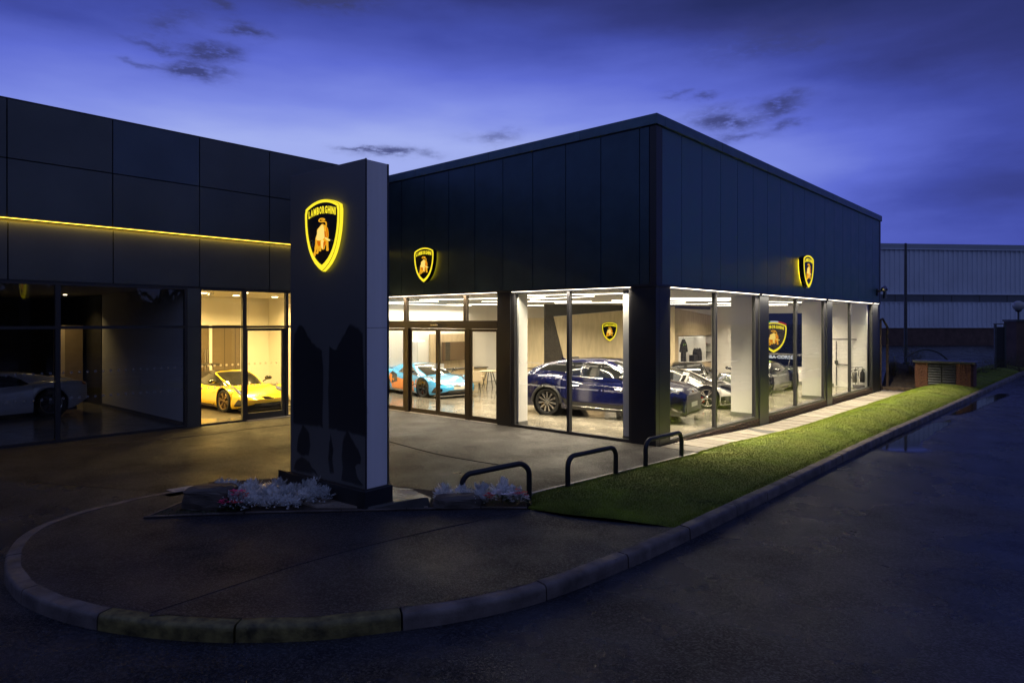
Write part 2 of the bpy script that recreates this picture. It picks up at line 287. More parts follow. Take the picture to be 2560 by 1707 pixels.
def obj(name, mb, mat, parent=None, smooth=False, loc=(0,0,0), bevel=0):
    me = mb if isinstance(mb, bpy.types.Mesh) else mesh(name, mb, mat, smooth)
    o = bpy.data.objects.new(name, me); COL.objects.link(o); o.location = loc
    if parent: o.parent = parent
    if bevel:
        b = o.modifiers.new('bevel', 'BEVEL'); b.width = bevel; b.segments = 2; b.limit_method = 'ANGLE'
    return o
def tag(o, label=None, cat=None, group=None, kind=None):
    for k, v in (('label', label), ('category', cat), ('group', group), ('kind', kind)):
        if v: o[k] = v
    return o
def thing(name, label, cat, loc=(0,0,0), rz=0, group=None):
    o = bpy.data.objects.new(name, None); COL.objects.link(o); o.location = loc; o.rotation_euler = (0,0,rz); o.empty_display_size = .2
    return tag(o, label, cat, group)
def area(name, loc, sx_, sy_, power, col, spread=110, rot=(0,0,0), par=None):
    l = bpy.data.lights.new(name, 'AREA'); l.shape = 'RECTANGLE'; l.size = sx_; l.size_y = sy_; l.energy = power; l.color = col; l.spread = math.radians(spread)
    o = bpy.data.objects.new(name, l); COL.objects.link(o); o.location = loc; o.rotation_euler = rot; o.parent = par; return o
def copy_tree(o, parent=None):
    c = o.copy(); COL.objects.link(c)
    if parent: c.parent = parent
    for ch in list(o.children): copy_tree(ch, c)
    return c
def box(name, x0, x1, y0, y1, z0, z1, mat, parent=None, bevel=0): return obj(name, MB().box(x0, x1, y0, y1, z0, z1), mat, parent, bevel=bevel)
def smooth01(t): t = max(0, min(1, t)); return t*t*(3-2*t)
def tri_poly(pts):
    from mathutils.geometry import tessellate_polygon
    return tessellate_polygon([[Vector((p[0], p[1], 0)) for p in pts]])
def catmull(pts, n=8, closed=False):
    out = []; m = len(pts)
    for i in range(m-1):
        p0 = pts[max(i-1, 0)]; p1 = pts[i]; p2 = pts[i+1]; p3 = pts[min(i+2, m-1)]
        for k in range(n):
            t = k/n
            out.append(tuple(.5*((2*b)+(-a+c)*t+(2*a-5*b+4*c-d)*t*t+(-a+3*b-3*c+d)*t**3) for a, b, c, d in zip(p0, p1, p2, p3)))
    out.append(tuple(pts[-1])); return out
# ------------------------------------------------------------------ ground
def h_road(x, y):
    ramp = smooth01((y+11.4+(-3.5-x)*.5)/2.6); side = smooth01((-2.7-x)/.7)
    low = smooth01((x+1.2)/.5)*smooth01((2.8-x)/.5)*smooth01((y+3)/2)
    return -.15+.15*ramp*side-.2*low
def grid_sheet(name, xs, ys, zf, mat, keep=None):
    mb = MB(); idx = {}
    for j, y in enumerate(ys):
        for i, x in enumerate(xs): mb.v.append((x, y, zf(x, y)))
    nx = len(xs)
    for j in range(len(ys)-1):
        for i in range(nx-1): mb.f.append((j*nx+i, j*nx+i+1, (j+1)*nx+i+1, (j+1)*nx+i))
    return obj(name, mb, mat, smooth=True)
xs = [-600,-300,-120,-60,-30]+list(np.arange(-20, 8.01, .25))+[12,20,40,80,160,300,600]
ys = [-600,-300,-100,-50,-25]+list(np.arange(-16, -5.9, .25))+list(np.arange(-5.5, 21, .5))+[24,40,80,160,300,600,900]
tag(grid_sheet('road', xs, ys, h_road, K['road']), kind='structure')
def poly_sheet(name, pts, z, mat, thick=0, parent=None):
    mb = MB()
    if thick: mb.prism(pts, z-thick, z)
    else:
        mb.add([(p[0], p[1], z) for p in pts], [t for t in tri_poly(pts)])
    o = obj(name, mb, mat, parent)
    if not thick:
        for p in o.data.polygons:
            if p.normal.z < 0: p.flip()
    return o
FE = lambda y: .56+.088*(y+4.8)          # forecourt / verge edging line
fc = [(-10.2,-11.95), (-3.85,-8.75), (-3.8,-8.38), (-3.95,-7.95), (-3.3,-7.0), (-2.3,-6.3), (.2,-5.55), (FE(-4.8),-4.8), (FE(-.1),-.1), (1.0,.02), (-.0,.02), (-10.2,.02)]
tag(poly_sheet('forecourt', fc, .004, K['fore']), kind='structure')
# pavement island
outer = catmull([(-3.80,-8.38),(-3.88,-8.85),(-3.78,-9.4),(-3.62,-9.92),(-3.38,-10.38),(-3.0,-10.74),(-2.45,-11.0),(-1.8,-11.17),(-1.3,-11.22),(-.78,-11.21),(-.1,-11.07),(.5,-10.84),(1.08,-10.52),(1.62,-10.12),(2.08,-9.65),(2.46,-9.08),(2.82,-8.4),(3.07,-7.6),(3.19,-6.6),(3.25,-5.4),(3.27,-3.9),(3.28,-2),(3.29,1),(3.31,5),(3.40,9),(3.5,14),(3.62,22),(3.76,32),(3.9,40)], 10)
L_ = [0]
for a, b in zip(outer, outer[1:]): L_.append(L_[-1]+math.dist(a, b))
def at(s, off=0):
    s = max(0, min(L_[-1]-1e-4, s)); i = max(0, min(len(L_)-2, int(np.searchsorted(L_, s))-1)); t = (s-L_[i])/(L_[i+1]-L_[i])
    a, b = outer[i], outer[i+1]; dx, dy = b[0]-a[0], b[1]-a[1]; l = math.hypot(dx, dy); nx, ny = -dy/l, dx/l   # left of travel = inside
    return (a[0]+dx*t+nx*off, a[1]+dy*t+ny*off)
KW = .155
inner = [at(s, KW-.005) for s in np.arange(0, L_[-1], .2)]
inn_nose = [p for p in inner if p[1] < -4.95]
bedF = [(-2.55,-9.46), (-1.72,-8.44), (-.78,-7.47), (-.16,-6.80), (.58,-6.02), (1.1,-5.6)]
southG = [(1.1,-5.6), (1.7,-5.52), (2.18,-5.36), (2.7,-5.15), (3.1,-4.95)]
pv = inn_nose+[p for p in southG[::-1]]+bedF[::-1][1:]+[(-3.0,-8.75),(-3.62,-8.05),(-3.80,-8.2)]
pave = tag(poly_sheet('pavement', pv, 0., K['pave'], thick=.2), kind='structure')
pj = [(.72,-10.55),(.70,-9.9),(.66,-9.1),(.70,-8.2),(.82,-7.3),(1.0,-6.4),(1.15,-5.62)]
side = [p for p in inn_nose if p[0] > .80]
tag(poly_sheet('asphalt_patch', [(p[0]+.02*math.sin(7*p[1]), p[1]) for p in pj[::-1]]+[(.80,-10.60)]+side+[p for p in southG[::-1] if p[0] < 3.05], .005, K['pave2'], parent=pave))
obj('pavement_joint', MB().tube([(*p, .004) for p in catmull([(p[0]+.02*math.sin(7*p[1]), p[1]) for p in pj], 6)], .009, 5), K['joint'], pave)
# kerb stones
def kerb_piece(s0, s1, mat, white=False):
    prof = [(-.006,-.27),(.0,-.05),(.004,-.022),(.016,-.004),(.034,.004),(KW,.006),(KW,-.27)]
    n = max(2, int((s1-s0)/.12)); rings = []
    jz = random.uniform(-.006, .006); jo = random.uniform(-.006, .006)
    for i in range(n+1):
        s = s0+(s1-s0)*i/n
        rings.append([(*at(s, o+jo), z+jz*(.5 if z < -.2 else 1)+.002*math.sin(s*9)) for o, z in prof])
    mb = MB(); m = len(prof); vs = [q for r in rings for q in r]; fs = []
    for i in range(n):
        for k in range(m-1): fs.append((i*m+k, i*m+k+1, (i+1)*m+k+1, (i+1)*m+k)[::-1])
    fs.append(tuple(range(m))); fs.append(tuple(range(n*m, n*m+m))[::-1]); mb.add(vs, fs)
    return obj('kerb_stone', mb, mat, pave, smooth=True)
def arc_of(x, y): return L_[min(range(len(outer)), key=lambda i: math.dist(outer[i], (x, y)))]
js = [arc_of(*p) for p in ((-.84,-11.2),(.38,-10.9),(1.57,-10.15),(2.50,-9.05),(3.08,-7.6),(3.22,-6.3),(3.26,-4.9),(3.27,-3.45),(3.28,-2.2),(3.28,-.9))]
while js[0] > 1.3: js.insert(0, js[0]-(1.33 if js[0] > 3.2 else 1.0))
js.insert(0, 0.)
while js[-1] < L_[-1]-1.4: js.append(js[-1]+1.34)
for a, b in zip(js, js[1:]):
    mid = at((a+b)/2); yel = .35 < mid[0] < 2.5 and mid[1] < -9.05
    kerb_piece(a+.010, b-.010, K['kerby'] if yel else (K['conc'] if b < 1. else K['kerb']))
obj('kerb_stone', MB().prism([(-3.96,-8.62),(-3.70,-8.60),(-3.66,-8.30),(-3.62,-8.02),(-3.84,-8.0),(-3.95,-8.3)], -.1, .012), K['conc'], pave)
# far-side kerb not visible; puddles in the road channel
def blob(pts, n=6, amp=.12, sd=0):
    c = catmull(pts+[pts[0]], n); return [(x+amp*(noise.noise((x*1.7, y*1.7, sd))), y+amp*3*(noise.noise((x*1.7+9, y*1.7, sd)))) for x, y in c[:-1]]
def puddle(pts, n=6, amp=.12, sd=0):
    cx = sum(p[0] for p in pts)/len(pts); cy = sum(p[1] for p in pts)/len(pts); c = blob(pts, n, amp, sd)
    for i, (g, m) in enumerate(((.16, 'damp'), (.07, 'damp'), (.0, 'pud'))):
        q = [(max(3.305+.0*y, cx+(x-cx)*(1+g*1.6)), cy+(y-cy)*(1+g*.5)) for x, y in c]
        tag(poly_sheet('puddle', q, -.147+.001*i, K[m]), kind='structure')
puddle([(3.40,3.9),(3.62,3.75),(4.0,3.95),(4.32,4.35),(4.08,4.9),(3.98,5.7),(3.98,7.2),(3.98,8.8),(3.85,10.2),(3.66,9.2),(3.5,7.4),(3.42,5.2)], 7, .07, 1)
puddle([(3.68,11.6),(3.95,12.2),(4.1,14.5),(4.22,17.5),(4.3,19.6),(4.0,19.8),(3.78,17.2),(3.66,14.2)], 7, .06, 2)
0 and puddle([(5.0,-1.2),(5.35,-1.5),(5.7,-1.0),(5.4,-.5),(5.05,-.6)], 6, .10, 3)
0 and puddle([(5.7,.3),(6.2,.0),(6.5,.5),(6.1,1.1),(5.8,.8)], 6, .10, 4)
# cracks and drainage line across forecourt
fo = bpy.data.objects['forecourt']
obj('surface_joint', MB().tube([(x, y, .003) for x, y in catmull([(-8.6,-2.9),(-6.5,-3.25),(-4.8,-3.49),(-3.25,-3.71),(-2.24,-3.74),(-1.09,-3.64)], 6)], .014, 5), K['joint'], fo)
obj('surface_joint', MB().tube([(x, y, .003) for x, y in catmull([(-10.0,-8.9),(-9.2,-7.3),(-8.8,-5.9),(-8.9,-4.6),(-8.6,-2.9)], 6)], .010, 5), K['joint'], fo)
# forecourt edging
n = 6
for i in range(n):
    y0 = -4.9+i*.8; y1 = y0+.79
    obj('edging_stone', MB().prism([(FE(y0), y0), (FE(y0)+.055, y0), (FE(y1)+.055, y1), (FE(y1), y1)], -.1, .022), K['conc'], fo)
# paving path along the side wall
pz = lambda y: .006-.20*smooth01((y+.2)/6.5)
path = thing('path', None, None); tag(path, kind='structure')
obj('path_bed', MB().add([(.03,-.02,-.03),(1.0,-.02,-.03),(1.0,6.5,-.215),(.03,6.5,-.215),(1.0,19.3,-.215),(.03,19.3,-.215)], [(0,1,2,3),(3,2,4,5)]), K['joint'], path)
slabm = [mesh('paving_slab', MB().box(-.455,.455,-.285,.285,-.05,0.), m) for m in (K['slab'], K['slab2'])]
y = .30; i = 0
while y < 19.1:
    s = obj('paving_slab', slabm[1 if random.random() < .4 else 0], None, path, loc=(.53, y, pz(y)+random.uniform(-.003, .004))); s.rotation_euler = (-(pz(y-.3)-pz(y+.3))/.6*-1 if False else (pz(y+.3)-pz(y-.3))/.6, random.uniform(-.006,.006), random.uniform(-.006,.006)); y += .612; i += 1
# ------------------------------------------------------------------ verge
def xl(y):
    if y < -4.8: return 1.1+(FE(-4.8)+.06-1.1)*smooth01((y+5.6)/.8)
    if y < 0: return FE(y)+.06
    if y < 19: return .985
    return .985+0*(y)
def kx(y):
    # kerb inner x at given y
    best = None
    for i in range(len(inner)-1):
        a, b = inner[i], inner[i+1]
        if a[1] <= y <= b[1] and a[0] > 2: return a[0]+(b[0]-a[0])*(y-a[1])/(b[1]-a[1]+1e-9)
    return 3.1
def zg(x, y):
    u = (x-xl(y))/(kx(y)-xl(y)); u = max(0, min(1, u))
    base = pz(y)*max(0, 1-u*2.2) if y > 0 else 0
    amp = .03+.13*smooth01((y+3)/6)
    return base+amp*math.sin(PI*u)**.8+.012*noise.noise((x*1.5, y*1.5, 0))+.012
mb = MB(); ny = 150; nx = 16
yy = [-5.6+(38.0+5.6)*(j/ny)**1.35 for j in range(ny+1)]
def south(x): return np.interp(x, [p[0] for p in southG], [p[1] for p in southG])
for y in yy:
    for i in range(nx+1):
        x = xl(y)+(kx(y)-xl(y))*i/nx; Y = max(y, south(x)+.01) if y < -4.9 else y
        mb.v.append((x, Y, zg(x, Y) if 0 < i < nx else zg(x, Y)-.03))
for j in range(ny):
    for i in range(nx): mb.f.append((j*(nx+1)+i, j*(nx+1)+i+1, (j+1)*(nx+1)+i+1, (j+1)*(nx+1)+i))
tag(obj('grass_verge', mb, K['turf'], smooth=True), kind='structure')
# grass blades
def blades(name, n, samp, mat, hmin=.025, hmax=.05, w=.006):
    V = np.zeros((n*3, 3), np.float32); k = 0
    P = [samp() for _ in range(n)]
    P = np.array(P, np.float32)
    a = RNG.uniform(0, 2*PI, n); h = RNG.uniform(hmin, hmax, n); ln = RNG.normal(0, .45, (n, 2))*h[:, None]
    d = np.stack([np.cos(a), np.sin(a)], 1)*(w*(1+.05*np.hypot(P[:, 0]-CAM[0], P[:, 1]-CAM[1])))[:, None]
    V[0::3, :2] = P[:, :2]-d; V[1::3, :2] = P[:, :2]+d; V[0::3, 2] = V[1::3, 2] = P[:, 2]-.008
    V[2::3, :2] = P[:, :2]+ln; V[2::3, 2] = P[:, 2]+h
    me = bpy.data.meshes.new(name); me.vertices.add(n*3); me.vertices.foreach_set('co', V.ravel()); me.loops.add(n*3); me.loops.foreach_set('vertex_index', np.arange(n*3, dtype=np.int32))
    me.polygons.add(n); me.polygons.foreach_set('loop_start', np.arange(0, n*3, 3, dtype=np.int32)); me.update(calc_edges=True); me.materials.append(mat)
    o = bpy.data.objects.new(name, me); COL.objects.link(o); return tag(o, kind='stuff')
def samp_verge():
    while True:
        y = -5.55+38*random.random()**2.1; a, b = xl(y), kx(y); x = a-.01+(b-a+.01)*random.random()
        if y < -4.9 and y < south(x)+.02: continue
        if x > b-.012: continue
        return (x, y, zg(x, y))
g = blades('grass', 230000, samp_verge, K['grass'], .008, .024, .0032); tag(g, 'short mown green grass on the sloping verge beside the kerb', 'grass')
def PXZ(u, v, z):                     # point on the horizontal plane z seen at a photograph pixel
    t = (u-1280)/1680; k = (806-v)/1680; dx, dy = VD[0]+t*VR[0], VD[1]+t*VR[1]; s = (z-CAM[2])/k
    return (CAM[0]+s*dx, CAM[1]+s*dy)
# ------------------------------------------------------------------ showroom (corner building)
HB, HT = 3.54, 6.99
sh = thing('showroom', 'large black clad corner showroom with lit full height windows and ribbed upper panels', 'building', (0,0,0))
CJ = [-10.2,-9.74,-8.70,-7.66,-6.60,-5.56,-4.52,-3.50,-2.46,-1.44,-.41,-.165]
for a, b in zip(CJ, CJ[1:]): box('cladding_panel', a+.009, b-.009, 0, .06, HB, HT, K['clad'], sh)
BJ = [.27,1.16]+[1.16+1.0325*i for i in range(1, 18)]
for a, b in zip(BJ, BJ[1:]): box('cladding_panel', -.06, 0, a+.009, b-.009, HB, HT, K['cladB_lit'], sh)
box('corner_trim', -.153, .012, -.012, .262, HB-.02, HT, K['blk'], sh, bevel=.006)
YE = BJ[-1]
box('corner_trim', -.15, .012, YE+.008, YE+.2, HB-.02, HT, K['blk'], sh)
box('backing_wall', -10.2, -.07, .065, .12, HB, HT, K['joint'], sh); box('backing_wall', -.125, -.065, .13, YE+.1, HB, HT, K['joint'], sh)
box('end_wall', -14.4, -.02, 18.55, 18.9, -.3, HT, K['blk'], sh)
YC = YE+.24
box('coping', -10.2, .055, -.055, .30, HT+.012, 7.235, K['cop'], sh, bevel=.01)
box('coping', -.30, .058, .305, YC, HT+.012, 7.236, K['cop'], sh, bevel=.01)
for x in (-8.0, -5.0, -2.0): box('coping_joint', x, x+.008, -.0575, -.054, HT+.014, 7.23, K['joint'], sh)
for y in (3.2, 6.2, 9.2, 12.2, 15.2): box('coping_joint', .057, .0605, y, y+.008, HT+.014, 7.23, K['joint'], sh)
box('roof', -17, -.31, .31, 18.6, HT-.2, HT, K['dkgrey'], sh)
# eaves: drip profile and LED strip
box('drip_profile', -10.2, .03, -.03, .12, HB-.05, HB-.002, K['blk'], sh); box('drip_profile', -.12, .031, .125, YE+.2, HB-.05, HB-.003, K['blk'], sh)
for a, b in ((-10.1,-4.75),(-4.2,-.65)): box('led_strip', a, b, -.022, .012, HB-.056, HB-.052, K['led'], sh)
for a, b in ((.66,5.7),(5.95,11.6),(11.9,17.6),(17.8,18.6)): box('led_strip', -.012, .022, a, b, HB-.056, HB-.052, K['led'], sh)
area('led_light', (.03, 9.6, HB-.06), .03, 17.8, 1150, (1, .88, .64), 80, (0, math.radians(-12), 0), sh)
area('led_light', (-2.4, -.03, HB-.06), 3.4, .03, 120, (1, .86, .66), 120, par=sh); area('led_light', (-7.4, -.03, HB-.06), 5.2, .03, 160, (1, .86, .66), 120, par=sh)
# black columns with white inner piers
def colx(x0, x1): return box('column', x0, x1, -.005, .13, -.02, HB-.054, K['blk'], sh)
box('column', -.63, -.02, .0, .14, -.05, HB-.054, K['blk'], sh, bevel=.004); box('column', -.14, .0, .145, .62, -.05, HB-.054, K['blk'], sh, bevel=.004)
box('corner_post', -.135, -.002, -.002, .14, -.05, HB-.0545, K['blk'], sh)
colx(-4.72, -4.26)
CY = [(5.76, 6.42), (11.73, 12.31), (17.64, 18.5)]
for a, b in CY: box('column', -.13, .005, a, b, -.22, HB-.054, K['blk'], sh, bevel=.004)
for a, b in CY[:2]:
    box('pier', -.86, -.14, a+.04, b-.04, .12, 3.44, K['white'], sh); box('skirting', -.872, -.138, a+.03, b-.03, 0, .12, K['skirt'], sh)
box('pier', -4.40, -4.10, .145, .5, .12, 3.44, K['white'], sh); box('skirting', -4.40, -4.09, .142, .51, 0, .12, K['skirt'], sh)
box('pier', -.93, -.66, .145, .42, .12, 3.44, K['white'], sh); box('skirting', -.94, -.65, .142, .43, 0, .12, K['skirt'], sh)
# frames and panes
def frame(x0, x1, y0, y1, z0, z1, m='frame', par=None, name='window_frame'): return box(name, x0, x1, y0, y1, z0, z1, K[m], par or sh)
def pane(par, x0, x1, y0, y1, z0, z1, m='glass'): return box('pane', x0, x1, y0, y1, z0, z1, K[m], par)
# front window (two panes)
w = frame(-4.255, -4.13, .02, .12, 0, 3.48)
frame(-2.44, -2.36, .015, .125, .07, 3.48); frame(-4.13, -.64, .02, .12, 0., .07); frame(-.70, -.635, .02, .12, .07, 3.48); frame(-4.13, -.70, .03, .11, 3.44, 3.485)
pA1 = pane(sh, -4.13, -2.44, .065, .075, .07, 3.44); pA2 = pane(sh, -2.36, -.70, .065, .075, .07, 3.44)
# side windows
segs = [(.62, 2.98, 3.06, 5.50), (6.42, 8.75, 8.83, 11.50), (12.31, 14.6, 14.68, 17.64)]
for i, (a, m0, m1, b) in enumerate(segs):
    b2 = (5.76, 11.73, 17.64)[i]
    frame(-.12, -.015, m0, m1, .07, 3.48); frame(-.12, -.02, a, b2, 0., .07)
    frame(-.12, -.02, a, a+.05, .07, 3.48)
    if b2-b > .1: frame(-.12, -.02, b, b+.10, .07, 3.48); frame(-.12, -.025, b+.12, b2, .07, 3.48)
    else: frame(-.12, -.02, b-.05, b, .07, 3.48)
    frame(-.11, -.03, a, b2, 3.44, 3.485)
    pane(sh, -.08, -.07, a+.05, m0, .07, 3.44); pane(sh, -.08, -.07, m1, b-(.05 if b2-b < .1 else 0), .07, 3.44)
# brick plinth
bm = mesh('brick', MB().box(-.05,.05,-.106,.106,-.0325,.0325), K['brick'])
box('plinth_core', -.12, -.035, .64, 18.5, -.3, -.004, K['mortar'], sh)
for r in range(3):
    z = -.0375-.075*r; y = .75+.1125*(r % 2)
    while y < 18.4:
        if z > pz(y)-.03:
            b = bpy.data.objects.new('brick', bm); COL.objects.link(b); b.parent = sh; b.location = (-.055+random.uniform(-.002,.002), y, z)
        y += .225
# entrance: mullions, beam, sliding doors
for a, b in ((-8.61,-8.50),(-6.02,-5.92)): frame(a, b, .01, .125, 2.75, 3.48, 'bronze')
for a, b in ((-10.2,-8.62),(-8.49,-6.03),(-5.91,-4.73)): pane(sh, a, b, .065, .075, 2.75, 3.44)
box('door_head', -10.2, -4.73, -.01, .14, 2.53, 2.75, K['bronze'], sh, bevel=.004)
frame(-10.2, -4.73, .02, .12, 3.44, 3.485, 'bronze')
sn = box('door_sensor', -7.32, -7.02, -.07, -.012, 2.60, 2.655, K['chrome'], sh, bevel=.015)
frame(-10.2, -4.73, -.01, .14, -.02, .012, 'conc', None, 'threshold')
def door(x0, x1, y, lbl=None):
    d = MB().box(x0, x0+.07, y, y+.04, .02, 2.52).box(x1-.07, x1, y, y+.04, .02, 2.52).box(x0+.07, x1-.07, y, y+.04, .02, .14).box(x0+.07, x1-.07, y, y+.04, 2.45, 2.52)
    o = obj('door', d, K['bronze'], sh); pane(o, x0+.07, x1-.07, y+.015, y+.025, .14, 2.45); return o
door(-8.42, -7.18, .09); d2 = door(-7.16, -5.98, .09)
frame(-8.60, -8.43, .03, .125, 0, 2.53, 'bronze'); frame(-5.975, -5.80, .03, .125, 0, 2.53, 'bronze')
door(-9.95, -8.61, .04); door(-5.79, -4.73, .04)
for x in (-7.33, -7.05): box('door_notice', x, x+.16, .084, .088, 1.36, 1.52, K['txt'], d2)
# interior shell
def shell(name, *a, m='white'): return box(name, *a, K[m], sh)
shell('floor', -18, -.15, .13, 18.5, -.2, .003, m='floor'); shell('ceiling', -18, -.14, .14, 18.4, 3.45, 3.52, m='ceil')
tl = mesh('floor_tile', MB().box(-.597,.597,-.597,.597,.0035,.012), K['tile'])
for i in range(9):
    for j in range(14):
        o = bpy.data.objects.new('floor_tile', tl); COL.objects.link(o); o.parent = sh; o.location = (-.76-1.2*i, .75+1.2*j, 0)
shell('interior_wall', -14.3, -14.2, .13, 8.4, 0, 3.45); shell('interior_wall', -14.3, -14.2, 11.6, 17.4, 0, 3.45); shell('interior_wall', -14.3, -14.2, 8.4, 11.6, 0, 3.45)
shell('interior_wall', -14.3, -.13, 17.3, 17.42, 0, 3.45); shell('interior_wall', -14.2, -10.3, .0, .12, 0, 3.45)
shell('interior_wall', -18.2, -18.1, .1, 18, 0, 3.45, m='dkgrey'); shell('interior_wall', -14.3, -14.2, 11.61, 17.3, 0, .12, m='skirt')
# dark glazed office screen in the back wall
scn = box('office_screen', -14.26, -14.22, 11.6, 13.3, 0.02, 2.1, K['dkgrey'], sh)
for y in (11.62, 13.25, 12.0): box('screen_frame', -14.23, -14.18, y, y+.05, 0, 2.12, K['wht'], scn)
# feature wall with crest, facing the corner window
def slab3(name, pts, th, m):          # vertical polygon wall from plan/height points, thickened away from the camera
    a, b = Vector(pts[0]), Vector(pts[1]); d = Vector((b.x-a.x, b.y-a.y, 0)).normalized(); nrm = Vector((-d.y, d.x, 0))
    if nrm.dot(Vector(CAM)-a) > 0: nrm = -nrm
    n = len(pts); q = [Vector(p)+nrm*th for p in pts]
    mb = MB().add([tuple(p) for p in pts]+[tuple(p) for p in q], [tuple(range(n)), tuple(range(2*n-1, n-1, -1))]+[(i, i+n, (i+1) % n+n, (i+1) % n) for i in range(n)])
    return obj(name, mb, K[m], sh)
F0 = (-9.66, 8.66); F1 = (-6.64, 13.24)
fl = lambda t: (F0[0]+(F1[0]-F0[0])*t, F0[1]+(F1[1]-F0[1])*t)
slab3('feature_wall', [(*fl(.14), 0), (*fl(1), 0), (*fl(1), 3.40), (*fl(.0), 2.93)], .12, 'beige')
o = slab3('speckled_column', [(*fl(-.07), 0), (*fl(.135), 0), (*fl(-.003), 3.0), (*fl(-.07), 3.0)], .10, 'speck')
slab3('bulkhead', [(*fl(-.07), 3.005), (*fl(-.0), 2.945), (*fl(1), 3.415), (*fl(1), 3.44), (*fl(-.07), 3.44)], .11, 'dkgrey')
slab3('beige_column', [(*fl(-.20), 0), (*fl(-.075), 0), (*fl(-.075), 2.88), (*fl(-.20), 2.88)], .12, 'beige')
# niche wall (plane x = -6.9)
def niche(name, y0, y1, z0, z1, x0=-7.1, x1=-6.9, m='wood'): return box(name, x0, x1, y0, y1, z0, z1, K[m], sh)
niche('wood_wall', 13.3, 14.06, 0, 3.32); niche('wood_wall', 14.06, 18.39, 2.06, 2.9); niche('wood_wall', 14.06, 18.39, 0, .90); niche('wood_wall', 18.39, 18.5, 0, 2.9)
obj('wood_wall', MB().add([(-7.1,14.06,2.9),(-6.9,14.06,2.9),(-6.9,18.39,2.9),(-7.1,18.39,2.9),(-7.1,14.06,3.3),(-6.9,14.06,3.3),(-6.9,17.7,3.0),(-7.1,17.7,3.0)], [(0,1,2,3),(4,5,6,7),(0,1,5,4),(1,2,6,5),(2,3,7,6),(3,0,4,7)]), K['wood'], sh)
box('bulkhead', -7.08, -6.93, 13.3, 17.28, 3.31, 3.449, K['dkgrey'], sh)
niche('niche_back', 14.06, 17.28, .9, 2.06, -7.6, -7.5, 'white'); box('niche_shelf', -7.5, -6.86, 14.06, 17.28, .86, .905, K['wht'], sh); box('niche_top', -7.5, -6.9, 14.06, 17.28, 2.055, 2.1, K['white'], sh)
box('niche_light', -7.35, -7.05, 14.3, 17.0, 2.04, 2.052, K['cledw'], sh)
for y in (14.7, 15.9, 17.0): box('drawer_pull', -6.9, -6.885, y, y+.22, .80, .84, K['blk'], sh)
for y in (14.9, 16.05): box('drawer_gap', -6.9, -6.897, y, y+.012, 0, .86, K['joint'], sh)
box('shelf_divider', -7.5, -6.92, 16.75, 16.79, .905, 2.055, K['wht'], sh)
for z in (1.28, 1.67): box('shelf', -7.5, -6.92, 16.79, 17.28, z, z+.02, K['skirt'], sh)
# end wall door with steel pipes
dr = box('door', -1.37, -.68, 17.27, 17.298, 0.0, 1.97, K['white'], sh); box('door_head', -1.6, -.5, 17.25, 17.296, 1.975, 2.02, K['skirt'], sh)
for a, b in ((-1.30,-1.27),): box('door_bolt', a, b, 17.22, 17.25, .05, 1.92, K['steel'], dr)
box('push_bar', -1.27, -.7, 17.20, 17.23, .92, .96, K['steel'], dr); box('lock_box', -1.34, -1.22, 17.19, 17.25, .95, 1.1, K['steel'], dr)
box('skirting', -6.8, -1.4, 17.27, 17.297, 0, .12, K['skirt'], sh); box('skirting', -.66, -.2, 17.27, 17.297, 0, .12, K['skirt'], sh)
# ceiling lights
def cl(pts, m='cled', z=3.435):
    mb = MB().prism(pts, z, z+.012); return obj('ceiling_light', mb, K[m], sh)
cl([(-3.6,4.6),(-1.0,6.9),(-2.6,9.4),(-3.6,8.2)], 'cledw')
area('panel_lamp', (-2.6, 7.2, 3.41), 1.6, 2.6, 260, (1, .84, .60), 135, (0,0,.9), sh)
def strip(x0, y0, x1, y1, w=.07):
    dx, dy = x1-x0, y1-y0; l = math.hypot(dx, dy); nx, ny = -dy/l*w/2, dx/l*w/2
    o = area('strip_lamp', ((x0+x1)/2, (y0+y1)/2, 3.41), l, w, (56 if x0 > -10 else 30)*l, (1, .84, .60), 135, (0, 0, math.atan2(dy, dx)), sh)
    cl([(x0+nx, y0+ny), (x0-nx, y0-ny), (x1-nx, y1-ny), (x1+nx, y1+ny)])
for s_ in ((-9.6,1.5,-5.2,2.6),(-5.0,1.0,-1.2,2.0),(-6.6,3.6,-3.6,2.8),(-1.0,1.6,-3.6,4.6),(-9.4,4.2,-6.2,6.4),(-5.2,6.2,-4.4,9.8),(-8.6,7.4,-5.6,8.6),(-2.2,10.4,-.9,13.2),(-4.2,11.4,-2.6,15.2),(-6.4,11.0,-4.8,12.6),
           (-13.2,2.2,-10.4,3.0),(-13.4,6.2,-10.6,7.6),(-12.9,9.0,-10.2,10.4),(-12.6,13.0,-9.6,14.4),(-5.8,15.2,-3.0,16.4),(-13.8,.6,-13.8,8.0),(-1.6,14.2,-1.6,16.4),(-9,11.5,-8,15)): strip(*s_)
# lettering on the panes
TXT = {}
def glyph(ch, bold=.0, font=None):
    k = (ch, bold)
    if k in TXT: return TXT[k]
    c = bpy.data.curves.new('t', 'FONT'); c.body = ch; c.offset = bold; c.resolution_u = 4
    o = bpy.data.objects.new('t', c); COL.objects.link(o); bpy.context.view_layer.update()
    me = bpy.data.meshes.new_from_object(o.evaluated_get(bpy.context.evaluated_depsgraph_get()))
    vs = [tuple(v.co) for v in me.vertices]; fs = [tuple(p.vertices) for p in me.polygons]
    bpy.data.objects.remove(o); TXT[k] = (vs, fs); return TXT[k]
def text(name, s, size, org, ux, uy, mat, parent, off=.0, bold=.0, squeeze=1., italic=0.):
    vs, fs = glyph(s, bold); ux = Vector(ux); uy = Vector(uy); n = ux.cross(uy)
    mb = MB().add([tuple(Vector(org)+ux*(v[0]*size*squeeze+italic*v[1]*size)+uy*(v[1]*size)+n*off) for v in vs], fs)
    return obj(name, mb, mat, parent)
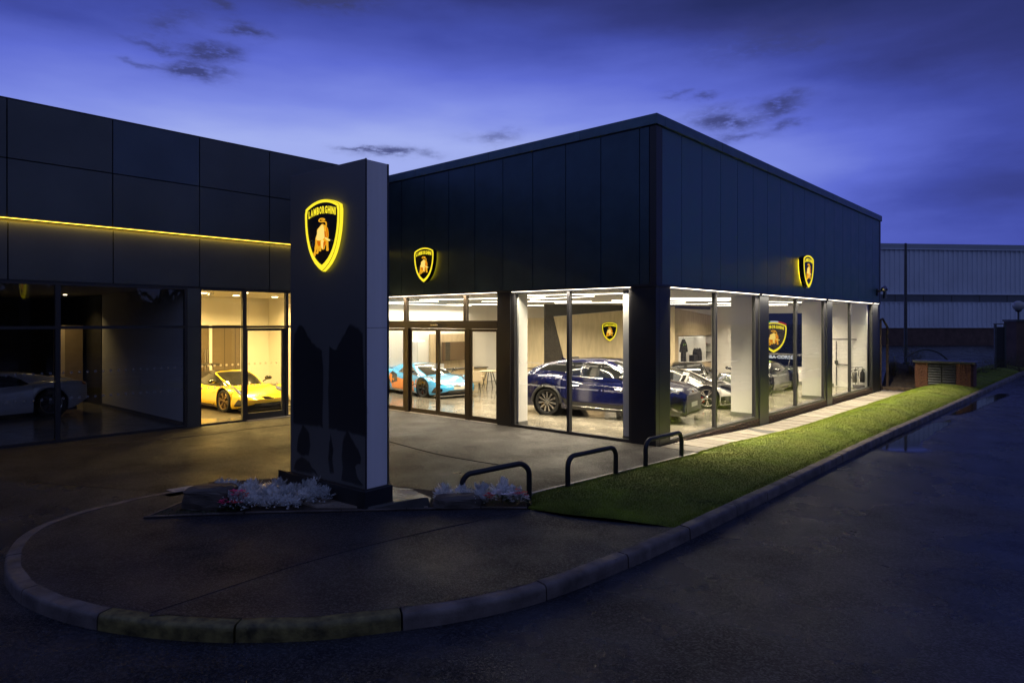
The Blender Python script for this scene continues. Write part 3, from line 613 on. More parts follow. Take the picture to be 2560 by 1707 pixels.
for x0, z in ((-4.05, 1.66), (-4.05, 1.10), (-2.28, 1.66), (-2.28, 1.10)):
    for k in range(2):
        xx = x0+k*.82
        obj('diamond_mark', MB().prism([(0,-.022),(.014,0),(0,.022),(-.014,0)], 0, .001), K['txt'], sh, loc=(xx, .062, z+.02)).rotation_euler = (PI/2, 0, 0)
        text('pane_lettering', 'Lamborghini Manchester', .066, (xx+.07, .062, z), (1,0,0), (0,0,1), K['txt'], sh)
for y0, y1 in ((.75,2.9),(3.15,5.4),(6.6,8.7),(8.95,11.4),(12.45,14.5),(14.8,17.5)):
    for z in (1.66, 1.10):
        yy_ = y0
        while yy_+.74 < y1: text('pane_lettering', 'Lamborghini Manchester', .066, (-.066, yy_, z), (0,1,0), (0,0,1), K['txt'], sh); yy_ += .82
# ------------------------------------------------------------------ left building
XL = -10.24
lb = thing('panelled_building', 'long dark building of large flat panels with a yellow light line above its windows', 'building')
JY = [-15.5,-13.52,-11.49,-9.46,-7.42,-5.39,-3.45,-1.42,-.02]
for r, (z0, z1) in enumerate(((6.225, 7.49), (4.955, 6.215))):
    for i, (a, b) in enumerate(zip(JY, JY[1:])):
        box('facade_panel', XL-.05, XL+random.uniform(-.002,.002), a+.012, b-.012, z0+.008, z1-.006, K['panel2'] if (i, r) == (4, 0) else K['panel'], lb)
for a, b in zip(JY, JY[1:]): box('facade_panel', XL-.11, XL-.06, a+.04, b+.016, 3.63, 4.87, K['panel'], lb)
box('led_strip', XL-.045, XL-.024, -15.4, -.1, 4.939, 4.948, K['yled'], lb)
area('led_light', (XL-.04, -7.8, 4.932), .02, 15.2, 90, (1, .62, .07), 165, (0, math.radians(10), 0), lb)
box('backing_wall', XL-.3, XL-.12, -15.5, -.02, 3.60, 7.46, K['joint'], lb); box('roof', -24, XL-.05, -15.5, -.02, 7.3, 7.45, K['dkgrey'], lb)
box('parapet_trim', XL-.3, XL-.002, -15.5, -.02, 7.492, 7.52, K['blk'], lb)
box('window_head', XL-.16, XL-.07, -15.5, -.02, 3.58, 3.625, K['blk'], lb)
def lf(y0, y1, z0, z1, m='frame', d=.0): return box('window_frame', XL-.16-d, XL-.06+d, y0, y1, z0, z1, K[m], lb)
for a, b in ((-15.3,-11.62),(-11.54,-8.56),(-8.46,-5.74)):
    lf(a, b, 0, .06); lf(a, b, 2.55, 2.62); lf(a, b, 3.54, 3.58)
    box('pane', XL-.115, XL-.105, a, b, .06, 2.55, K['glassd'], lb); box('pane', XL-.115, XL-.105, a, b, 2.62, 3.54, K['glassd'], lb)
lf(-11.62, -11.54, 0, 3.58, d=.002); lf(-8.56, -8.46, 0, 3.58, d=.002); lf(-5.74, -5.68, 0, 3.58, d=.002)
pp = box('facade_pillar', XL-.2, XL-.05, -5.675, -5.36, 0, 3.575, K['panel'], lb); box('pillar_joint', XL-.051, XL-.048, -5.675, -5.36, 2.58, 2.59, K['joint'], pp)
lf(-5.355, -5.32, 0, 3.58, d=.001); lf(-4.20, -4.09, 0, 3.58, d=.002); lf(-5.32, -4.20, 2.55, 2.61); lf(-4.09, -.1, 2.55, 2.61); lf(-5.32, -4.2, 0, .05); lf(-5.32, -.1, 3.54, 3.58); lf(-2.92, -2.84, 0, 3.54, d=.002); lf(-.1, -.02, 0, 3.58)
for a, b, z0, z1 in ((-5.32,-4.20,.05,2.55),(-5.32,-4.20,2.61,3.54),(-4.09,-2.92,2.61,3.54),(-2.84,-.1,2.61,3.54),(-2.84,-.1,.05,2.55)): box('pane', XL-.115, XL-.105, a, b, z0, z1, K['glass'], lb)
lf(-2.84, -.1, 0, .05)
dd = obj('door', MB().box(XL-.14,XL-.08,-4.085,-4.05,.02,2.54).box(XL-.14,XL-.08,-3.03,-2.925,.02,2.54).box(XL-.14,XL-.08,-4.05,-3.03,.02,.20).box(XL-.14,XL-.08,-4.05,-3.03,2.47,2.54), K['frame'], lb)
box('pane', XL-.115, XL-.105, -4.05, -3.03, .20, 2.47, K['glass'], dd); box('door_lock', XL-.08, XL-.065, -3.0, -2.96, 1.0, 1.18, K['steel'], dd)
box('threshold', XL-.15, XL+.03, -4.1, -.05, -.01, .018, K['conc'], lb)
# manifestation dots
def dots(y0, y1, z, nm='manifestation_dots'):
    mb = MB(); y = y0
    while y < y1:
        c = [(0, y+.032*math.cos(2*PI*k/10), z+.032*math.sin(2*PI*k/10)) for k in range(10)]
        mb.add([(XL-.102, p[1], p[2]) for p in c]+[(XL-.100, p[1], p[2]) for p in c], [tuple(range(10)), tuple(range(19, 9, -1))]+[(k, (k+1) % 10, (k+1) % 10+10, k+10) for k in range(10)]); y += .162
    o = obj(nm, mb, K['dot' if y0 > -5.5 else 'dot_shaded'], lb); tag(o, kind='stuff'); return o
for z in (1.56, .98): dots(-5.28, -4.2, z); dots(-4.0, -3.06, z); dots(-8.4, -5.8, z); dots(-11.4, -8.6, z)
# interiors
box('floor', -22, XL-.12, -15.5, -.02, -.2, .004, K['floor'], lb); box('ceiling', -22, XL-.12, -15.5, -.02, 3.60, 3.7, K['ceil'], lb)
box('partition_wall', -17.0, XL-.2, -5.60, -5.44, 0, 3.6, K['white'], lb)
box('skirting', -17.0, XL-.25, -5.615, -5.60, 0, .1, K['skirt'], lb)
box('interior_wall', -22.1, -22, -15.5, 0, 0, 3.6, K['dkgrey'], lb); box('interior_wall', -22, XL-.2, -15.6, -15.5, 0, 3.6, K['dkgrey'], lb)
box('interior_wall', -16.7, -16.6, -5.44, -4.3, 0, 3.6, K['white'], lb); box('interior_wall', -16.7, -16.6, -1.0, -.06, 0, 3.6, K['white'], lb); box('interior_wall', -16.7, -16.6, -4.3, -1.0, 2.62, 3.6, K['white'], lb)
box('interior_wall', -22, XL-.2, -.06, .0, 0, 3.6, K['white'], lb)
box('interior_wall', -22, -17.1, -5.60, -5.44, 0, 3.6, K['dkgrey'], lb)
ds = box('sliding_door', -16.68, -16.64, -4.3, -1.0, 0, 2.62, K['browndoor'], lb)
for y in (-3.6, -2.75, -1.75, -1.35): box('panel_joint', -16.64, -16.635, y, y+.012, 0, 2.6, K['joint'], ds)
box('door_frame', -16.63, -16.58, -2.32, -2.22, 0, 2.62, K['wht'], ds); box('door_frame', -16.63, -16.57, -1.16, -.98, 0, 2.70, K['wht'], ds); box('door_frame', -16.63, -16.57, -4.3, -1.16, 2.60, 2.70, K['wht'], ds)
for y in (-2.50, -2.42): obj('door_handle', MB().tube([(-16.53, y, .95), (-16.53, y, 1.75)], .018, 8), K['chrome'], ds)
box('light_switch', -16.6, -16.585, -.88, -.78, 1.35, 1.5, K['wht'], lb)
bd = box('door', -15.6, -14.7, -.085, -.062, 0, 2.55, K['wht'], lb); box('door_gap', -15.62, -15.60, -.09, -.063, 0, 2.55, K['joint'], bd)
for x, y in ((-12.2,-4.8),(-14.2,-4.9),(-15.5,-3.6),(-12.2,-3.2),(-14.4,-2.4),(-12.4,-1.4),(-14.6,-.9),(-13.2,-4.0)):
    obj('downlight', MB().lathe([(0,3.585),(.10,3.585),(.10,3.6)], 16), K['warm'], lb, loc=(x, y, 0)); area('downlight_lamp', (x, y, 3.57), .2, .2, 105, (1, .66, .21), 150, par=lb)
box('smoke_detector', -13.1, -12.98, -3.9, -3.78, 3.54, 3.6, K['wht'], lb)
# dim lit slot at the back of the dark room
box('doorway_reveal', -18.4, -18.3, -6.6, -6.3, 0, 2.6, K['cream'], lb); box('doorway_reveal', -18.45, -18.42, -6.3, -5.75, 0, 2.6, K['tan'], lb)
obj('downlight', MB().lathe([(0,3.585),(.05,3.585),(.05,3.6)], 12), K['warm'], lb, loc=(-17.9, -6.4, 0)); area('downlight_lamp', (-17.6, -6.5, 3.57), .1, .1, 9, (1, .72, .30), 120, par=lb)
# ------------------------------------------------------------------ pylon sign
py_ = thing('pylon_sign', 'tall dark slab pylon with a glowing yellow shield crest and pale side face', 'sign', (-.613, -7.17, 0), math.radians(3))
def pb(name, *a, m='pyl', bevel=.003): return box(name, *a, K[m], py_, bevel=bevel)
pb('front_face', -1.89, -.008, -.002, .02, .30, 5.06); pb('side_face', -.03, 0, .022, .40, .30, 5.05, m='pyls'); pb('core', -1.885, -.032, .022, .42, .30, 5.045, m='blk')
pb('edge_trim', -.004, .004, -.006, .018, .30, 5.065, m='blk', bevel=0); pb('edge_trim', -.03, .006, .402, .43, .30, 5.05, m='blk', bevel=0)
for z in (.75,1.4,2.1,2.75,3.4,4.1,4.7): pb('screw', .0005, .003, .035, .041, z, z+.006, m='blk', bevel=0)
pb('seam', .0003, .0016, .022, .40, 2.62, 2.625, m='blk', bevel=0)
pb('plinth', -1.95, .05, -.05, .47, 0, .285, m='blk', bevel=.01); pb('plinth_cap', -1.93, .03, -.03, .45, .286, .30, m='frame')
pb('plinth', -2.28, -1.955, .02, .42, 0, .27, m='blk', bevel=.01)
def film(pts):                       # rain-wetted gloss patches on the satin face
    q = []
    for i, (a, b) in enumerate(zip(pts, pts[1:]+pts[:1])):
        for k in range(5):
            t = k/5; x, z = a[0]+(b[0]-a[0])*t, a[1]+(b[1]-a[1])*t
            q.append((x+.012*noise.noise((x*14, z*9, 1)), z+.03*noise.noise((x*14, z*9, 5))))
    cx = sum(p[0] for p in q)/len(q); cz = sum(p[1] for p in q)/len(q)
    wx = max(p[0] for p in q)-min(p[0] for p in q); wz = max(p[1] for p in q)-min(p[1] for p in q)
    for i, (gr, mt_) in enumerate(((.030, 'film1'), (.018, 'film1'), (.006, 'film1'), (-.008, 'film1'), (-.022, 'film2'))):
        r = [(x+math.copysign(gr*min(1, abs(x-cx)/(wx*.3)), x-cx), z+math.copysign(gr*1.5*min(1, abs(z-cz)/(wz*.3)), z-cz)) for x, z in q]
        obj('rain_film', MB().add([(x, -.0030-.0006*i, z) for x, z in r], tri_poly(r)), K[mt_], py_)
# pylon face coordinates from the photograph (u fraction of width, height)
def fz(X, Y):                        # crop4 pixel -> face x, z
    u = 660+X/3.015; v = 780+Y/3.015
    t = (u-726)/(914-726); D = 1/((1-t)/10.86+t/9.66); xx = -1.89*(1-t*(D/9.66)); return (xx, 2.7+(806-v)/1680*D)
film([fz(*p) for p in ((290,112),(318,165),(335,205),(385,270),(430,300),(440,420),(440,600),(435,850),(330,840),(225,825),(225,620),(222,330),(235,190),(262,130))])
film([fz(*p) for p in ((655,110),(690,130),(735,175),(742,300),(750,560),(770,700),(770,925),(640,890),(560,875),(495,860),(490,600),(495,420),(500,270),(525,285),(550,290),(570,240),(610,180),(630,130))])
film([fz(*p) for p in ((298,860),(335,930),(345,1000),(330,1065),(285,1070),(255,1030),(262,950))])
film([fz(*p) for p in ((628,905),(660,960),(700,1040),(728,1100),(720,1140),(685,1160),(700,1230),(745,1300),(590,1260),(600,1150),(592,1090),(600,990))])
film([fz(*p) for p in ((503,930),(518,1040),(512,1100),(520,1200),(500,1190),(490,1100))]); film([fz(*p) for p in ((290,1105),(330,1130),(370,1190),(420,1210),(300,1195),(230,1170),(250,1120))])
# ------------------------------------------------------------------ shield crest
def unskew(x, y):
    y2 = y+(x-430)*(.19-.11*(y/1500)); return ((x-430)/365*.5, -(y2-110)/1385+.5)
HW = [(0,.965),(.05,1.),(.12,1.0),(.25,.985),(.38,.945),(.5,.88),(.62,.79),(.72,.68),(.8,.56),(.88,.40),(.95,.20),(1,.0)]
def shield_outline(w, h, inset=0.):
    pts = []; W2 = w/2-inset; top = h/2-inset*1.0; cz = h/2-.10*h-inset*.6; bot = -h/2+inset*2.2
    for i in range(-8, 9):
        t = i/8; pts.append((W2*.965*t, top-(top-cz)*abs(t)**2.1))
    for f, k in HW: pts.append((W2*k, cz-.02*h-(cz-.02*h-bot)*f))
    for f, k in HW[::-1][1:]: pts.append((-W2*k, cz-.02*h-(cz-.02*h-bot)*f))
    return pts
BULL = [('b2', 0, [(440,495),(470,505),(510,535),(550,580),(568,680),(565,780),(548,850),(520,905),(495,960),(478,1020),(430,1025),(408,970),(398,930),(370,925),(330,930),(290,905),(288,810),(305,750),(325,700),(325,620),(375,560),(415,510)]),
 ('b2', 0, [(288,860),(335,890),(330,960),(312,1030),(290,1090),(287,1150),(265,1172),(233,1165),(245,1110),(268,1060),(268,1000),(280,940)]), ('b2', 0, [(335,930),(368,940),(355,1050),(344,1110),(312,1122),(298,1098),(322,1060)]),
 ('b2', 0, [(372,920),(402,945),(408,1050),(386,1068),(360,1055),(370,1030)]), ('b2', 0, [(518,880),(560,850),(565,960),(568,1050),(524,1048),(528,990)]),
 ('b1', 1, [(440,505),(465,540),(480,620),(490,720),(470,800),(410,830),(350,840),(305,810),(325,730),(340,630),(390,560)]), ('b1', 1, [(500,760),(550,795),(608,822),(592,850),(560,842),(505,800)]), ('b1', 1, [(440,820),(470,850),(462,960),(452,1010),(432,1000),(415,920),(420,850)]),
 ('b3', 1, [(330,850),(385,855),(400,930),(372,960),(345,930)]), ('b3', 1, [(488,640),(515,660),(520,740),(545,770),(500,765)]), ('b3', 1, [(468,880),(505,850),(515,900),(485,960),(468,1000)]), ('b3', 1, [(530,560),(552,600),(562,740),(545,760),(535,640)])]
TAIL = [(518,545),(524,500),(515,455),(480,445),(420,450),(372,440),(370,415),(400,388),(445,380),(488,398),(470,415),(425,415)]
HOR = [[(158,890),(190,850),(228,845),(232,880),(215,930),(212,985)], [(212,985),(238,930),(270,860)], [(600,830),(635,815),(660,845)]]
def shield_sign(name, label, w, h, loc, rz, group=None, standoff=.02, depth=.12, flag=False, halo=True, strength=1., horns=False, sidelit=False):
    t = thing(name, label, 'sign', loc, rz, group)        # local: x right, z up, faces -y
    def ext(nm, pts, y0, y1, m, par=t):
        n = len(pts); mb = MB(); tr = tri_poly(pts)
        mb.add([(p[0], y0, p[1]) for p in pts]+[(p[0], y1, p[1]) for p in pts], [tuple(f) for f in tr]+[tuple(q+n for q in f)[::-1] for f in tr]+[(i, (i+1) % n, (i+1) % n+n, i+n) for i in range(n)])
        return obj(nm, mb, K[m], par)
    O = shield_outline(w, h); yF = -standoff-depth
    ext('shield_body', O, yF, -standoff, 'blkf')
    if sidelit: ext('lit_side', shield_outline(w*1.012, h*1.01), yF+.004, -.001, 'yel')
    if halo: ext('halo_light', shield_outline(w*.86, h*.86), -standoff+.001, -standoff*.35, 'yelh')
    # yellow outline ring
    A = shield_outline(w, h, .004*w); B = shield_outline(w, h, .046*w); n = len(A); mb = MB()
    mb.add([(p[0], yF-.012, p[1]) for p in A]+[(p[0], yF-.012, p[1]) for p in B]+[(p[0], yF-.0005, p[1]) for p in A]+[(p[0], yF-.0005, p[1]) for p in B],
           [q for i in range(n) for q in ((i, (i+1) % n, (i+1) % n+n, i+n), (i+2*n, (i+1) % n+2*n, (i+1) % n, i), (i+n, (i+1) % n+n, (i+1) % n+3*n, i+3*n))])
    obj('shield_border', mb, K['yel'], t)
    s = 'LAMBORGHINI'; ws = [.8,1.05,1.2,.95,1.05,.95,1.05,1,.42,1,.42]; tot = sum(ws); x = -.40*w; g = .80*w/tot
    for ch, cw in zip(s, ws):
        vs, fs = glyph(ch, .045); x0 = min(v[0] for v in vs); x1 = max(v[0] for v in vs); y0 = min(v[1] for v in vs); y1 = max(v[1] for v in vs)
        m = MB()
        def mp(v, zz):
            X = x+g*cw*(.10+.80*(v[0]-x0)/(x1-x0)); base = h/2-.195*h-.075*h*abs(X/(.5*w))**2; return (X, yF-zz, base+.105*h*(v[1]-y0)/(y1-y0))
        m.add([mp(v, .008) for v in vs], fs); obj('letter', m, K['yel'], t); x += g*cw
    def P2(p): a, b = unskew(*p); return (a*w*.98, b*h*.93-.045*h)
    for i, (m, lay, pts) in enumerate(BULL):
        q = catmull([P2(p) for p in pts]+[P2(pts[0])], 3)[:-1]; ext('bull' if lay == 0 else 'bull_shading', q, yF-.006-.004*lay-.0002*i, yF-.001-.004*lay, m)
    obj('bull_tail', MB().tube([(P2(p)[0], yF-.006, P2(p)[1]) for p in catmull([(*p,) for p in TAIL], 4)], .011*w, 6), K['b2'], t)
    if horns:
        for l in HOR: obj('bull_outline', MB().tube([(P2(p)[0], yF-.003, P2(p)[1]) for p in catmull(l, 4)], .003*w, 5), K['txt'], t)
    if flag:
        O2 = shield_outline(w, h)[:17]; thirds = (('grn',0,6),('whe',6,11),('rde',11,16))
        for m, a, b in thirds:
            q = [(O2[i][0]*1.02, O2[i][1]+.012*h) for i in range(a, b+1)]+[(O2[i][0]*1.02, O2[i][1]+.045*h) for i in range(b, a-1, -1)]; ext('flag_band', q, yF-.006, yF, m)
    return t
# pylon crest
pc = shield_sign('shield_sign', 'large glowing yellow bull crest on the face of the tall pylon', .86, 1.08, (0,0,0), 0, 'illuminated bull crests', .012, .05, horns=True, sidelit=True)
R3 = Matrix.Rotation(math.radians(3), 4, 'Z'); p = Vector((-.613,-7.17,0))+R3@Vector((-.95, -.003, 4.02)); pc.location = p; pc.rotation_euler = (0,0,math.radians(3))
shield_sign('shield_sign', 'glowing yellow bull crest on the black cladding above the sliding entrance doors', .84, 1.00, (-7.46, -.002, 4.36), 0, 'illuminated bull crests', .05, .13, horns=True)
shield_sign('shield_sign', 'glowing yellow bull crest seen edge on along the side wall above the windows', .92, 1.03, (.002, 9.2, 4.31), PI/2, 'illuminated bull crests', .05, .15)
fa = math.atan2(F1[1]-F0[1], F1[0]-F0[0]); q = fl(.445)
cnm = Vector((-math.sin(fa), math.cos(fa), 0)); cnm = -cnm if cnm.dot(Vector((CAM[0]-q[0], CAM[1]-q[1], 0))) < 0 else cnm
shield_sign('shield_sign', 'small yellow bull crest on the beige wall above the blue car', .68, .79, (q[0]+cnm.x*.004, q[1]+cnm.y*.004, 2.31), fa if True else 0, 'illuminated bull crests', .02, .03, halo=False)
# big screen on the end wall
sc = thing('video_screen', 'large dark wall screen showing the crest with its tricolour band and white words', 'screen', (-3.92, 17.29, 0))
box('screen_face', -1.9, 1.28, -.03, -.004, .80, 3.10, K['scr'], sc); box('bezel', -1.93, 1.31, -.025, -.003, .77, .80, K['blk'], sc); box('bezel', 1.281, 1.31, -.035, -.003, .80, 3.10, K['blk'], sc)
ss = shield_sign('shield', None, 1.16, 1.36, (0,0,0), 0, None, .0, .006, flag=True, halo=False); ss.parent = sc; ss.location = (0, -.032, 2.02)
for k in ('category', 'label', 'group'):
    if k in ss.keys(): del ss[k]
def ext_text():
    vs, fs = glyph('SQUADRA CORSE', .03); x0 = min(v[0] for v in vs); x1 = max(v[0] for v in vs); W_ = 1.80
    mb = MB().add([((v[0]-x0)/(x1-x0)*W_-.95, -.034, 1.10+v[1]*.20) for v in vs], fs); obj('screen_lettering', mb, K['whe'], sc)
ext_text()
# ------------------------------------------------------------------ cars
def hermite(tab, x):
    n = len(tab)
    if x <= tab[0][0]: return tab[0][1]
    if x >= tab[-1][0]: return tab[-1][1]
    for i in range(n-1):
        if x <= tab[i+1][0]: break
    def sl(j):
        if j <= 0: return (tab[1][1]-tab[0][1])/(tab[1][0]-tab[0][0])
        if j >= n-1: return (tab[-1][1]-tab[-2][1])/(tab[-1][0]-tab[-2][0])
        a = (tab[j][1]-tab[j-1][1])/(tab[j][0]-tab[j-1][0]); b = (tab[j+1][1]-tab[j][1])/(tab[j+1][0]-tab[j][0])
        return 0 if a*b <= 0 else 2*a*b/(a+b)
    x0, y0 = tab[i]; x1, y1 = tab[i+1]; h = x1-x0; t = (x-x0)/h; m0, m1 = sl(i)*h, sl(i+1)*h
    return (2*t**3-3*t*t+1)*y0+(t**3-2*t*t+t)*m0+(-2*t**3+3*t*t)*y1+(t**3-t*t)*m1
SUPER = dict(L0=-2.22, L1=2.27, wb=1.31, r=.345, W=[(-2.22,.74),(-2.0,.90),(-1.31,.975),(-.6,.93),(.2,.91),(1.31,.965),(1.8,.93),(2.08,.82),(2.2,.70),(2.27,.56)],
  T=[(-2.22,.82),(-2.0,.90),(-1.3,.93),(-.5,.88),(.3,.82),(.95,.77),(1.4,.68),(1.9,.55),(2.12,.47),(2.27,.40)],
  S=[(-2.22,.80),(-2.0,.88),(-1.31,.90),(-.6,.80),(0,.74),(.7,.73),(1.31,.74),(1.75,.63),(2.08,.50),(2.27,.40)],
  Z=[(-2.22,.40),(-2.0,.26),(-1.7,.17),(0,.13),(1.7,.13),(2.0,.17),(2.27,.27)],
  R=[(-1.95,.93),(-1.5,1.0),(-.9,1.12),(-.3,1.17),(.1,1.14),(.6,.97),(1.05,.76)], Wb=[(-1.95,.45),(-1.5,.62),(-.6,.78),(.1,.80),(.6,.77),(1.05,.62)], Wt=[(-1.95,.35),(-1.5,.40),(-.6,.52),(.1,.55),(.6,.60),(1.05,.56)], ZB=[(-1.95,.84),(-.6,.78),(.3,.73),(1.05,.72)],
  ws=(.12,1.0), sw=(-.85,.62), rw=(-1.8,-1.0))
SUV = dict(L0=-2.62, L1=2.50, wb=1.5, r=.405, W=[(-2.62,.76),(-2.45,.90),(-1.5,1.0),(-.6,.95),(.3,.95),(1.5,1.0),(2.1,.96),(2.38,.86),(2.50,.70)],
  T=[(-2.62,1.02),(-2.5,1.16),(-2.2,1.22),(-1.5,1.22),(0,1.18),(1.0,1.15),(1.5,1.11),(2.0,1.03),(2.35,.93),(2.5,.82)],
  S=[(-2.62,1.02),(-2.45,1.15),(-1.5,1.19),(-.4,1.13),(1.0,1.11),(1.6,1.05),(2.1,.97),(2.38,.87),(2.5,.78)],
  Z=[(-2.62,.42),(-2.45,.30),(-1.9,.26),(0,.24),(1.9,.25),(2.3,.24),(2.5,.30)],
  R=[(-2.5,1.18),(-2.2,1.36),(-1.7,1.53),(-1.0,1.64),(-.2,1.68),(.3,1.64),(.85,1.42),(1.45,1.12)], Wb=[(-2.5,.66),(-1.6,.84),(0,.90),(.8,.88),(1.45,.76)], Wt=[(-2.5,.50),(-1.6,.60),(0,.68),(.3,.68),(.8,.70),(1.45,.70)], ZB=[(-2.5,1.18),(-.5,1.12),(1.45,1.09)],
  ws=(.42,1.40), sw=(-1.85,.95), rw=(-2.4,-1.75))
FF = [0,.12,.3,.5,.7,.86,1]; GG = [.955,.985,1,.985,.975,.95,.885]
class Car:
    def __init__(s, P, name, label, loc, rz, paint, group, cabm=None, glass='cglass', trim='trimb'):
        s.P = P; s.t = thing(name, label, 'car', loc, rz, group); s.paint = paint; s.trim = K[trim]; s.gl = K[glass]; s.build(cabm or paint)
    def sec(s, x):
        P = s.P; W = hermite(P['W'], x); T = hermite(P['T'], x); Sz = hermite(P['S'], x); z0 = hermite(P['Z'], x)
        r = P['r']; Ra = r+.055; fl = 0
        for xa in (P['wb'], -P['wb']):
            d = abs(x-xa)
            if d < Ra: z0 = max(z0, r+math.sqrt(Ra*Ra-d*d))
            fl = max(fl, math.exp(-(d/(Ra*1.1))**4))
        pts = [(W*g+.018*fl*(1-f), z0+(Sz-z0)*f) for f, g in zip(FF, GG)]
        for c in (.2,.45,.72,1.): pts.append((W*.885*(1-c), Sz+(T-Sz)*math.sin(c*PI/2)))
        return pts
    def pt(s, x, t, cab=False):
        sg = 1
        if t > 10: t = 20-t; sg = -1
        q = (s.csec if cab else s.sec)(x); mxn = len(q)-1; tt = t if not cab else t*mxn/10
        i = min(int(tt), mxn-1); f = tt-i; y = q[i][0]+(q[i+1][0]-q[i][0])*f; z = q[i][1]+(q[i+1][1]-q[i][1])*f
        return Vector((x, -y*sg, z))                       # t 0..10 = right side (-y)
    def csec(s, x):
        P = s.P; b = hermite(P['Wb'], x); w = hermite(P['Wt'], x); R = hermite(P['R'], x); zb = min(hermite(P['ZB'], x), R-.03); e = R-.055*(w/.6)
        return [(b, zb-.06), (b, zb), (b+(w-b)*.55, zb+(e-zb)*.62), (w+.03, zb+(e-zb)*.95), (w, e+.015), (w*.8, R-.018), (w*.5, R-.005), (0, R)]
    def patch(s, name, cs, m, off=.004, nn=8, mm=4, cab=False, par=None, mirror=False, sharp=False):
        # cs: four corners (x,t)
        mb = MB(); G = []
        for i in range(nn+1):
            row = []
            for j in range(mm+1):
                u, v = i/nn, j/mm
                x = (1-u)*((1-v)*cs[0][0]+v*cs[3][0])+u*((1-v)*cs[1][0]+v*cs[2][0]); t = (1-u)*((1-v)*cs[0][1]+v*cs[3][1])+u*((1-v)*cs[1][1]+v*cs[2][1])
                if mirror: t = 20-t
                p = s.pt(x, t, cab); e = .01
                tx = s.pt(x+e, t, cab)-s.pt(x-e, t, cab); tt = s.pt(x, min(20, t+.05), cab)-s.pt(x, max(0, t-.05), cab)
                n = tx.cross(tt)
                if n.length < 1e-9: n = Vector((0,0,1))
                n.normalize(); c = Vector((0, 0, .5))
                if n.dot(Vector((0, p.y, p.z-.45))) < 0: n = -n
                row.append(p+n*off)
            G.append(row)
        vs = [q for r in G for q in r]; w = mm+1
        fs = [(i*w+j, (i+1)*w+j, (i+1)*w+j+1, i*w+j+1) for i in range(nn) for j in range(mm)]
        return obj(name, mb.add(vs, fs), m, par or s.t, smooth=True)
    def both(s, *a, **k): s.patch(*a, **k); return s.patch(*a, mirror=True, **k)
    def build(s, cabm):
        P = s.P; xs = set(np.linspace(P['L0'], P['L1'], 34)); Ra = P['r']+.055
        for xa in (P['wb'], -P['wb']):
            for k in (1.002, .998, .98, .93, .84, .7, .5, .25, 0): xs |= {xa+Ra*k, xa-Ra*k}
        xs = sorted(x for x in xs if P['L0'] <= x <= P['L1'])
        mb = MB(); n = 21; vs = []
        for x in xs:
            h = s.sec(x); row = [(x, -y, z) for y, z in h]+[(x, y, z) for y, z in h[::-1][1:]]; vs += row
        fs = [(i*n+j, (i+1)*n+j, (i+1)*n+j+1, i*n+j+1) for i in range(len(xs)-1) for j in range(n-1)]
        for b, fl in ((0, 0), ((len(xs)-1)*n, 1)):
            for j in range(10):
                q = (b+j, b+j+1, b+19-j, b+20-j); fs.append(q if fl == 0 else q[::-1])
        obj('body', mb.add(vs, fs), s.paint, s.t, smooth=True)
        # cabin shell
        cx = np.linspace(P['R'][0][0], P['R'][-1][0], 24); vs = []; fs = []; m = 15
        for x in cx:
            h = s.csec(x); vs += [(x, -y, z) for y, z in h]+[(x, y, z) for y, z in h[::-1][1:]]
        fs = [(i*m+j, (i+1)*m+j, (i+1)*m+j+1, i*m+j+1) for i in range(len(cx)-1) for j in range(m-1)]
        fs.append(tuple(range(m))); fs.append(tuple(range((len(cx)-1)*m, len(cx)*m))[::-1])
        obj('roof', MB().add(vs, fs), cabm, s.t, smooth=True)
        # underbody and wheel housings
        obj('underbody', MB().box(P['L0']+.25, P['L1']-.25, -.72, .72, P['Z'][3][1]-.01, .42), K['carbon'], s.t)
        a, b = P['ws']; s.patch('windscreen', [(a, 6.1), (b, 6.1), (b, 13.9), (a, 13.9)], s.gl, .006, 8, 10, cab=True)
        a, b = P['rw']; s.patch('rear_window', [(a, 6.2), (b, 6.2), (b, 13.8), (a, 13.8)], s.gl, .006, 6, 8, cab=True)
    def sidewin(s, a, b, c, d, nm='side_window', t0=1.7, t1=3.95): # x of lower-rear, lower-front, upper-front, upper-rear
        s.both(nm, [(a, t0), (b, t0), (c, t1), (d, t1)], s.gl, .006, 10, 4, cab=True)
